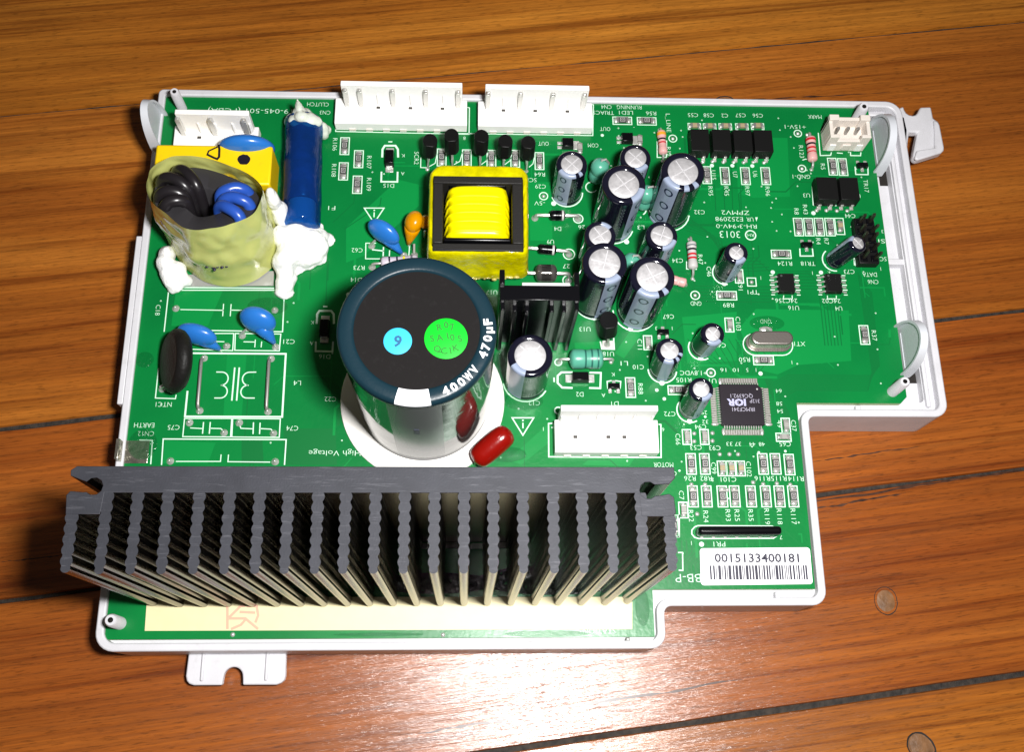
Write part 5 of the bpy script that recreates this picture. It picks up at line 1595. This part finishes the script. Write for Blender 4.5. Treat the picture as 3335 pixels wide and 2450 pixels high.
# ============================================================ YELLOW BOX CAPACITOR
mb = MB(); mb.box(-69.8, 48.2, .5, 27.0, 10.3, 9.7)
xc = mb.obj('box_capacitor', M_YBOX, board, bev=.5, seg=3); xc['label'] = 'yellow box capacitor behind the taped coil, marked in black pen'
mb = MB(); bl = []
bx_, by_ = -62.75, 49.62
for i in range(18):
    a = 2 * PI * i / 18; r = 1.45 * (1 + .22 * noise.noise(Vector((math.cos(a) * 2, math.sin(a) * 2, 4)))); bl.append((bx_ + r * 1.05 * math.cos(a), by_ + r * .98 * math.sin(a)))
mb.sheet(bl, 10.215); mb.obj('pen_blot', M_BBLK, xc, smooth=False)
mb = MB(); mb.line([(-68.92, 53.49), (-68.61, 52.28), (-68.51, 50.21), (-68.91, 49.62), (-69.69, 49.95), (-71.42, 50.85)], .55, 10.216); mb.line([(-71.31, 50.68), (-71.04, 51.72), (-68.88, 52.97)], .38, 10.2175); mb.obj('pen_squiggle', M_BBLK, xc, smooth=False)

# ============================================================ FUSE IN BLUE TUBE
fa = Vector((-50.3, 64.2, 4.6)); fb = Vector((-49.4, 34.6, 4.6))
ax = (fb - fa)
FT = frame(fa, fb)
FL = ax.length
mb = MB()
pr = [(0, 0), (3.4, 0.1), (4.3, .5)] + [(4.5 + .08 * math.sin(k * 1.3), .8 + (FL - 2.4) * k / 14) for k in range(15)] + [(4.3, FL - .9), (3.7, FL - .3), (3.0, FL), (0, FL)]
mb.lathe(pr, FT, 40)
fu = mb.obj('fuse_tube', M_TUBE, board, ang=60); fu['label'] = 'fuse in a dark blue shrink tube lying beside the yellow box'
mb = MB(); mb.lathe([(0, 1.0), (3.5, 1.0), (3.6, 1.4), (3.6, FL - 7.5), (3.2, FL - 7), (0, FL - 7)], FT, 32); mb.obj('fuse_core', mat('fuse_core_blue', (.012, .05, .18), .3, var=.9, vscale=.16), fu)
mb = MB(); mb.lathe([(0, FL - 6.8), (3.2, FL - 6.8), (3.3, FL - 6.2), (3.3, FL - 1.5), (0, FL - 1.2)], FT, 32); mb.obj('fuse_cap', mat('fuse_end_cap', (.25, .62, .85), .3, .2), fu)

# ============================================================ TAPED TOROID CHOKE
# open rim of the film, front edge standing higher than the back, traced round the opening (x, y, z)
rim = [Vector(q) for q in [(-81.25, 36.64, 20), (-81.43, 39.77, 19), (-81.12, 42.35, 18.5), (-79.21, 44.93, 17.5), (-76.87, 46.33, 17), (-74.28, 46.57, 17), (-70.18, 46.20, 17), (-65.87, 44.65, 17.5), (-61.86, 42.78, 18), (-58.43, 40.58, 18.5), (-55.76, 37.02, 20),
       (-55.36, 32.75, 22), (-56.26, 28.55, 24), (-58.13, 26.47, 25), (-60.26, 25.58, 25), (-63.33, 24.30, 25.5), (-66.82, 23.65, 25.5), (-69.70, 24.01, 25), (-72.14, 25.46, 24.5), (-75.15, 28.39, 23.5), (-78.33, 31.32, 22), (-80.11, 33.72, 21)]]
foot = [Vector(q) for q in [(-83.12, 39.02, 1), (-83.32, 41.09, 1), (-83.15, 42.47, 1), (-81.78, 44.23, 1), (-79.11, 45.32, 1), (-76.37, 45.71, 1), (-72.05, 45.77, 1), (-67.07, 45.50, 1), (-62.64, 44.16, 1), (-58.48, 42.13, 1), (-55.88, 37.67, 1),
        (-54.91, 31.87, 1), (-55.83, 27.14, 1), (-58.21, 24.11, 1), (-61.39, 22.09, 1), (-64.93, 21.13, 1), (-68.55, 21.43, 1), (-71.94, 22.48, 1), (-75.12, 24.60, 1), (-78.10, 27.56, 1), (-80.56, 31.22, 1), (-82.15, 35.27, 1)]]


def catmull(P, n):
    out = []; k = len(P)
    for i in range(k):
        p0, p1, p2, p3 = P[i - 1], P[i], P[(i + 1) % k], P[(i + 2) % k]
        for q in range(n):
            t = q / n
            out.append(.5 * ((2 * p1) + (p2 - p0) * t + (2 * p0 - 5 * p1 + 4 * p2 - p3) * t * t + (3 * p1 - p0 - 3 * p2 + p3) * t ** 3))
    return out


RM = catmull(rim, 6); FT_ = catmull(foot, 6); nr = len(RM)
cen = sum(RM, Vector()) / nr
vs = []; fs = []; NRW = 26
for j in range(NRW + 1):
    t = j / NRW
    for q in range(nr):
        p = RM[q].lerp(FT_[q], t)
        c0 = cen.lerp(sum(FT_, Vector()) / nr, t)
        d = (p - c0); d.z = 0
        L_ = d.length; d.normalize()
        amp = .9 * math.sin(PI * min(1, t * 1.2)) + .12
        wr_ = noise.noise(Vector((p.x * .22, p.y * .22, p.z * .12))) * 1.1 + abs(noise.noise(Vector((q * .13, t * 5, 3)))) * .9
        p = p + d * (wr_ * amp * .9 - .15)
        p.z += .25 * noise.noise(Vector((q * .2, 0, 5))) * (1 - t)
        vs.append(p)
for j in range(NRW):
    for q in range(nr):
        a = j * nr + q; b = j * nr + (q + 1) % nr
        fs.append((a, a + nr, b + nr, b))
mb = MB(); mb.add(vs, fs)
film = mb.mesh('film_wrap', M_FILM, ang=180)
# the coil itself is the part; the film, wires and turns are its sub-parts
axis = Vector((.02, .30, 1)).normalized()
cc = cen + Vector((0.3, -.3, 0))


def rimpt(ang, k, dz):
    """point over the ring at a compass angle: k = 1 at the film, 0 at the middle"""
    a = R(ang); best = None
    for q in range(nr):
        d = RM[q] - cc
        da = abs((math.atan2(d.y, d.x) - a + PI) % (2 * PI) - PI)
        if best is None or da < best[0]: best = (da, RM[q])
    return cc.lerp(best[1], k) + axis * dz


vs = []; fs = []; NC = 72
prof = [(.90, -2.6), (.92, -3.2), (.86, -8), (.40, -9), (.38, -3.1), (.42, -2.6)]
for k in range(NC):
    for (kk, dz) in prof: vs.append(rimpt(360 * k / NC, kk, dz))
m6 = len(prof)
for k in range(NC):
    for j in range(m6):
        fs.append((k * m6 + j, ((k + 1) % NC) * m6 + j, ((k + 1) % NC) * m6 + (j + 1) % m6, k * m6 + (j + 1) % m6))
mb = MB(); mb.add(vs, fs)
tor = mb.obj('toroid_choke', M_FERR2, board, ang=50); tor['label'] = 'ring coil with black and blue wire turns wrapped in yellow-green film'
link('film_wrap', film, tor)


def turn(ang, m_, r=1.36, skew=0.0, k0=.82, k1=.30, lift=0.0):
    pts = []
    for k in range(19):
        t = k / 18; ph = PI * t
        kk = (k0 + k1) / 2 + (k0 - k1) / 2 * math.cos(ph)
        pts.append(rimpt(ang + skew * (t - .5), kk, -5.5 + (4.4 + lift) * math.sin(ph) ** .5))
    sm = [pts[0] - axis * .6] + pts + [pts[-1] - axis * 5]
    for _ in range(2): sm = [sm[0]] + [(sm[i - 1] + sm[i] * 2 + sm[i + 1]) / 4 for i in range(1, len(sm) - 1)] + [sm[-1]]
    mb = MB(); mb.tube(sm, r, 14)
    mb.obj('wire_turn', m_, tor, ang=180)


for ang, sk, lf in ((122, -20, .6), (146, -16, .9), (170, -12, .6), (192, -8, .2)): turn(ang, M_WBLACK, skew=sk, lift=lf)
for ang, sk, lf in ((22, 10, .4), (-4, 8, .4), (-30, 4, .4)): turn(ang, M_WBLUE, skew=sk, lift=lf, k0=.80)
mb = MB(); fc = sum(FT_, Vector()) / nr
mb.prism([(p.x * .93 + fc.x * .07, p.y * .93 + fc.y * .07) for p in FT_[::6]], .1, 1.2); mb.obj('coil_base', M_BLACK, tor)
g = MB()
for k, (px, py) in enumerate(((-68.91, 23.68), (-67.60, 23.60), (-66.58, 23.68), (-65.56, 23.56), (-64.56, 23.83), (-67.19, 22.90))):
    g.ell((px, py - 1.5, 10.4), .42, .5, .25, nu=8, nv=6)
g.obj('smudged_print', M_INK, tor)
# shiny clear base plate under the coil
mb = MB(); mb.prism([(-78.15, 22.02), (-76.86, 24.36), (-57.88, 25.56), (-55.90, 25.59), (-55.82, 21.86), (-77.80, 21.43)], .05, .5); mb.obj('coil_footplate', mat('grey_footplate', (.35, .35, .33), .25, .2), board)


# ============================================================ WHITE SILICONE
def glue(name, blobs, m_, label=None, vox=.42, amp=.5, sc=2.4):
    mb = MB()
    for (x, y, z, rx, ry, rz) in blobs: mb.ell((x, y, z), rx, ry, rz, None, 16, 10)
    o = mb.obj(name, m_, board, ang=180)
    rm = o.modifiers.new('fuse', 'REMESH'); rm.mode = 'VOXEL'; rm.voxel_size = vox; rm.use_smooth_shade = True
    sm = o.modifiers.new('soften', 'SMOOTH'); sm.iterations = 5; sm.factor = .6
    tx = bpy.data.textures.new(name + '_lumps', 'CLOUDS'); tx.noise_scale = sc; tx.noise_depth = 4
    d = o.modifiers.new('lumps', 'DISPLACE'); d.texture = tx; d.strength = amp * 1.25; d.mid_level = .5
    if label: o['label'] = label
    return o


B = []
for (x, y, z, r, rz) in ((-53.86, 32.61, 3, 2.6, 7.0), (-50.57, 33.67, 3, 3.4, 5.5), (-47.85, 32.59, 2.5, 3.6, 4.0), (-46.01, 31.16, 2, 3.0, 3.0), (-51.54, 29.28, 3, 3.6, 5.0), (-48.63, 28.78, 2, 3.0, 3.2), (-46.58, 29.03, 1.5, 2.2, 2.2), (-53.19, 26.59, 3, 2.9, 5.0), (-52.73, 23.73, 2, 2.4, 3.4),
                         (-53.06, 21.76, 1.5, 2.4, 2.6), (-53.88, 19.99, 1, 1.6, 1.6), (-51.95, 23.43, 1.5, 1.9, 2.2), (-54.25, 37.85, 8, 2.1, 3.5), (-54.07, 36.86, 6, 2.0, 4.2), (-54.76, 37.75, 12, 1.6, 3.5), (-55.06, 38.66, 14, 1.3, 2.8), (-45.31, 34.13, 1.5, 2.0, 2.2), (-47.68, 35.31, 2.5, 2.4, 3.2), (-50.01, 35.80, 3.5, 2.2, 3.4)):
    B.append((x, y, z, r, r * .95, rz * .8))
for (x, y, rr) in ((-44.87, 33.84, 3.0), (-45.87, 29.06, 2.6), (-48.24, 27.69, 2.4), (-52.90, 20.10, 2.2), (-51.62, 38.57, 3.4), (-47.19, 36.90, 2.6), (-50.92, 26.31, 2.4)):
    B.append((x, y, .35, rr, rr * .8, .7))
glue('silicone_blob', B, M_GLUE, 'lumpy white silicone between the coil and the blue fuse tube')
B = []
for (x, y, z, r, rz) in ((-80.35, 28.27, 3, 2.0, 3.4), (-80.42, 25.95, 3, 2.2, 3.6), (-79.76, 23.88, 2.5, 2.1, 3.2), (-79.14, 22.13, 2, 1.8, 2.4), (-78.81, 20.60, 1, 1.3, 1.5), (-77.47, 24.89, 2.5, 1.8, 2.8), (-76.19, 22.49, 2, 1.5, 2.0), (-75.49, 22.52, 1.2, 1.3, 1.4), (-79.95, 28.47, 4, 1.2, 3.0), (-78.03, 21.42, 1.4, 1.8, 1.8)):
    B.append((x, y, z, r, r * 1.1, rz * .8))
glue('silicone_blob', B, M_GLUE, 'white silicone dripping at the left foot of the coil')
B = []
for (x, y, z, r, rz) in ((-50.71, 63.85, 4, 3.6, 3.4), (-51.05, 64.13, 5, 2.6, 3.6), (-50.90, 63.95, 7, 2.0, 3.0), (-47.83, 62.73, 5, 2.0, 2.6), (-46.20, 62.56, 3, 1.7, 3.0), (-48.62, 61.92, 8, 2.2, 1.6), (-51.80, 61.99, 7.5, 2.0, 1.6), (-47.21, 62.03, 7, 1.8, 1.6), (-45.51, 63.32, 1.2, 1.5, 1.6), (-54.04, 64.24, 3, 1.5, 2.4), (-50.18, 61.97, 9, 1.7, 1.8), (-45.81, 61.72, 2, 1.3, 2.2), (-50.15, 64.87, 5, 2.0, 3.0), (-53.41, 64.35, 4, 1.6, 2.4), (-50.85, 64.25, 8.5, 1.3, 1.9), (-50.88, 64.36, 10, .95, 1.6), (-50.83, 64.28, 11.5, .65, 1.2), (-50.78, 64.20, 12.6, .42, .9)):
    B.append((x, y, z, r, r * .9, rz * .8))
glue('silicone_blob', B, M_GLUE2, 'cloudy silicone peak at the far end of the blue fuse tube', vox=.32, amp=.3)

# ============================================================ SMALL FINNED HEATSINK AND ITS TRANSISTOR
hx0, hx1, hyf, hyb, hz = -3.6, 13.2, 6.4, 11.6, 26.0
mb = MB(); mb.box((hx0 + hx1) / 2, hyb - 1.8, .5, hx1 - hx0, 3.4, hz - .5)
sh = mb.obj('small_heatsink', M_BLACKG, board, bev=.15); sh['label'] = 'small glossy black finned heatsink beside the big capacitor'
for k in range(7):
    xk = hx0 + .6 + k * (hx1 - hx0 - 1.2) / 6
    if k == 3: continue
    mb = MB(); mb.box(xk, hyf + 1.8, .5, .9, 4.2, hz - 1.2 - (0 if k in (0, 6) else .8)); mb.obj('fin', M_BLACKG, sh, bev=.15)
for x in (hx0 + .5, hx1 - .5):
    mb = MB(); mb.box(x, hyb + 1.4, .5, 1.1, 3.2, hz + (.6 if x < 0 else -.4)); mb.obj('rear_fin', M_BLACKG, sh, bev=.15)
mb = MB(); mb.cyl((4.4, hyf + 2.2, 17.5), (4.4, hyf + 3.9, 17.5), 1.7, n=20, bev=.2); mb.box(4.4, hyf + 2.1, 16.9, 1.9, .3, .45); mb.obj('screw', M_TIN, sh)
mb = MB(); mb.box(6.3, hyb + .62, 9.0, 10.2, 1.25, 15.4)
tb = mb.obj('power_transistor', M_ALU2, board, bev=.1); tb['label'] = 'power transistor, its pale metal tab edge showing behind the small black heatsink'
mb = MB(); mb.box(6.3, hyb + 2.9, 5.0, 10.0, 3.4, 9.0, tx=.94); mb.obj('case', M_BLACK, tb, bev=.2)
for k in (-1, 0, 1):
    mb = MB(); mb.box(6.3 + k * 2.54, hyb + 2.6, 0, .8, .6, 5.2); mb.obj('leg', M_TIN, tb)

# ============================================================ MAIN HEATSINK
HZ0, HZ1 = .35, 52.0
yb0, yb1 = -33.9, -38.5
slot_l = (-73.0, -37.3); slot_r = (20.9, -38.0)


def slot_arc(cx, cy, r, a0, a1, n=8): return [(cx + r * math.cos(R(a0 + (a1 - a0) * i / n)), cy + r * math.sin(R(a0 + (a1 - a0) * i / n))) for i in range(n + 1)]


base_poly = [(25.7, yb0), (-76.4, yb0), (-77.4, -34.6), (-77.3, -35.6)] + slot_arc(-73.2, -37.4, 1.5, 150, -140) + [(-74.9, -38.4), (-77.0, -38.2), (-77.6, -38.9), (-77.3, -42.2), (-71.6, -42.2), (-71.3, yb1), (19.3, yb1), (19.6, -42.6), (25.0, -42.6), (25.6, -42.0), (25.4, -39.2), (24.6, -38.6), (23.0, -38.9)] + slot_arc(21.0, -38.0, 1.5, -40, -320) + [(24.7, -36.9), (25.8, -35.8)]
mb = MB(); mb.prism(base_poly, HZ0, HZ1, 1, mt=0)
hs = mb.obj('main_heatsink', [M_HS, M_HS2], board, bev=.12, ang=30)
hs['label'] = 'long black heatsink with twenty-two wavy fins across the near side of the board'


def fin_outline(xc, y0, y1, wd, fl=0, steps=7):
    """plan of one fin: both faces rippled, a rounded nose"""
    L_ = y0 - y1; n = steps * 6; left = []; right = []
    for i in range(n + 1):
        t = i / n
        y = y0 - (L_ - wd * .5) * t
        rp = .40 * abs(math.sin(t * steps * PI + .35)) ** .9
        tp = wd / 2 * (1.10 - .16 * t) - .19
        left.append((xc - tp - rp, y)); right.append((xc + tp + rp, y))
    nose = [(xc + wd / 2 * 1.0 * math.cos(R(-20 - 140 * i / 6)), y1 + wd * .5 + wd * .5 * math.sin(R(-20 - 140 * i / 6))) for i in range(7)]
    return right + nose + list(reversed(left))


tops = [(-70.71, -46.49), (-65.68, -46.50), (-60.63, -46.50), (-55.45, -46.51), (-50.37, -46.52), (-45.33, -46.52), (-40.49, -46.53), (-35.50, -46.53),
        (-30.82, -45.22), (-25.79, -45.23), (-20.82, -45.23), (-15.78, -45.24), (-10.74, -45.24), (-5.77, -45.25), (-0.72, -45.25), (4.47, -45.26), (9.46, -45.26), (14.45, -45.26), (19.57, -45.27)]
xs0 = -71.3; xs1 = tops[-1][0]
nf = len(tops)
for k in range(nf):
    x = tops[k][0]
    mb = MB(); mb.prism(fin_outline(x, yb1 + .05, -52.2, 1.62), HZ0, HZ1 - .03, 1, mt=0)
    mb.obj('fin', [M_HS, M_HS2], hs, smooth=True, ang=28)
for x, y0 in ((-76.2, -42.1), (24.4, -42.5)):
    mb = MB(); mb.prism(fin_outline(x, y0 + .05, -51.9, 1.7, steps=5), HZ0, HZ1 - .03, 1, mt=0)
    mb.obj('fin', [M_HS, M_HS2], hs, smooth=True, ang=28)
# power module standing behind the heatsink plate, its screw heads just showing
mb = MB(); mb.box(-26, -31.7, 3.0, 44, 3.6, 17.0); pm = mb.obj('power_module', M_BLACK, board, bev=.3); pm['label'] = 'black power module hidden behind the heatsink'
for k in range(14):
    mb = MB(); mb.box(-45 + k * 2.9, -31.4, 0, .7, .5, 3.2); mb.obj('pin', M_TIN, pm)
for x in ():
    pass
sx_, sy_ = -60.03, -23.35
mb = MB(); mb.ell((sx_, -32.6, 18.0), 1.9, 1.3, 1.5); mb.obj('screw_head', M_TIN, hs)

# cream strip under the heatsink with faded red stamping
mb = MB(); strip = [(-72.6, -58.0 + .3), (25.3, -57.9), (25.4, -50.2), (-72.4, -50.0)]
mb.prism([(-77.58, -56.97), (25.26, -57.13), (25.57, -50.33), (-77.79, -49.96)], .05, .35)
cs = mb.obj('insulating_strip', M_STRIP, board); cs['label'] = 'cream insulating strip with faded red print under the heatsink fins'
g = MB()
for pts in ([(-60.83, -51.82), (-60.45, -56.70)], [(-60.33, -54.34), (-57.97, -51.89), (-57.07, -51.89)], [(-60.32, -54.49), (-56.88, -54.51), (-54.03, -56.73)], [(-59.71, -56.71), (-57.68, -55.83), (-56.86, -54.80)], [(-56.76, -51.98), (-54.65, -51.99), (-54.22, -53.92), (-54.72, -55.40)], [(-58.17, -53.17), (-54.86, -53.33)]):
    g.line(pts, .55, .36 + .001 * len(g.v) / 10)
g.obj('faded_stamp', M_PINKINK, cs, smooth=False)
g = MB()
for i in range(17):
    for j in range(7):
        pass
        px = 13.4 + i * .46 + (.23 if j % 2 else 0); py = -53.1 - j * .58
        g.ring(px, py, .19, .10, .362, n=6)
g.obj('faded_stamp', M_PINKINK2, cs, smooth=False)
# varnish and glue smears glinting in the light
def smear(poly_, z, seed, m_=M_CLEAR, amp=.14):
    xs = [p[0] for p in poly_]; ys = [p[1] for p in poly_]
    n = max(8, int((max(xs) - min(xs)) / .35)); m__ = max(6, int((max(ys) - min(ys)) / .35)); n = min(n, 90); m__ = min(m__, 60)
    vs = []; fs = []
    cx = sum(xs) / len(xs); cy = sum(ys) / len(ys)
    for j in range(m__ + 1):
        for i in range(n + 1):
            u = 2 * i / n - 1; v = 2 * j / m__ - 1
            # squircle mapping of a grid on a blob
            x = cx + u * math.sqrt(1 - v * v / 2) * (max(xs) - min(xs)) / 2
            y = cy + v * math.sqrt(1 - u * u / 2) * (max(ys) - min(ys)) / 2
            e = 1 - min(1, max(abs(u), abs(v)) ** 6)
            z_ = z + e * (.12 + amp * noise.noise(Vector((x * 1.3, y * 1.3, seed))))
            vs.append((x, y, z_))
    for j in range(m__):
        for i in range(n):
            a = j * (n + 1) + i; fs.append((a, a + 1, a + n + 2, a + n + 1))
    mb = MB(); mb.add(vs, fs); mb.obj('varnish_smear', m_, board, ang=180)


smear([(26.2, -56.5), (29.2, -48.6)], .07, 1)
smear([(-2.13, -58.67), (16.25, -57.28)], .075, 2, amp=.1)
smear([(-19.13, -58.31), (-38.35, -57.55)], .08, 3, amp=.1)
smear([(-61.58, 19.03), (-52.27, 14.53)], .07, 4)
smear([(-5.69, -16.84), (3.06, -20.42)], .07, 5, amp=.3)
smear([(-2.10, -3.92), (7.09, -8.23)], .065, 6, amp=.2)
smear([(56.45, 15.40), (64.81, 11.66)], .07, 7, amp=.25)
smear([(12.65, -45.55), (23.76, -51.70)], .08, 8)
smear([(-5.85, 5.56), (-0.52, -7.64)], .085, 9)
smear([(-85.92, 5.29), (-81.74, 1.54)], .07, 10)
smear([(-85.25, -13.15), (-78.86, -20.12)], .5, 11, amp=.15)
smear([(-58.45, 58.33), (-54.44, 39.23)], .07, 12, amp=.3)

M_SEAL = mat('grey_green_sealant', (.05, .075, .065), .18, spec=.7, bump=.5, bscale=.8, var=.4, vscale=.6)
smear([(-8, -49.8), (24.6, -43.5)], .3, 13, M_SEAL, amp=1.1)
smear([(-30, -49.5), (-4, -45.0)], .2, 14, M_SEAL, amp=.7)
# ============================================================ BARCODE LABEL
lb = rounded([(41.00, -39.82), (65.54, -39.65), (65.43, -47.67), (40.75, -47.88)][::-1] if 1 else [], [.7, .7, .7, .7], 4)
mb = MB(); mb.prism(lb, .05, .16)
bl = mb.obj('barcode_label', M_LABEL, board); bl['label'] = 'white paper label with a number and a barcode in the near right corner'
g = MB(); lx, ly = 53.53, -41.92
text_mesh(g, '0015133400181', lx, ly, 1.9, R(-.1), 18.8, .165, bold=.022); g.obj('label_number', M_INK, bl, smooth=False)
g = MB(); x0_, y0_ = 42.89, -46.68; x1_, y1_ = 64.34, -43.57
rb = random.Random(11); x = x0_
while x < x1_ - .2:
    wd = rb.choice([.2, .2, .35, .4, .6]); sp = rb.choice([.16, .2, .28, .34])
    g.box(x + wd / 2, (y0_ + y1_) / 2, .162, wd, y1_ - y0_, .006); x += wd + sp
g.obj('barcode_bars', M_INK, bl, smooth=False)
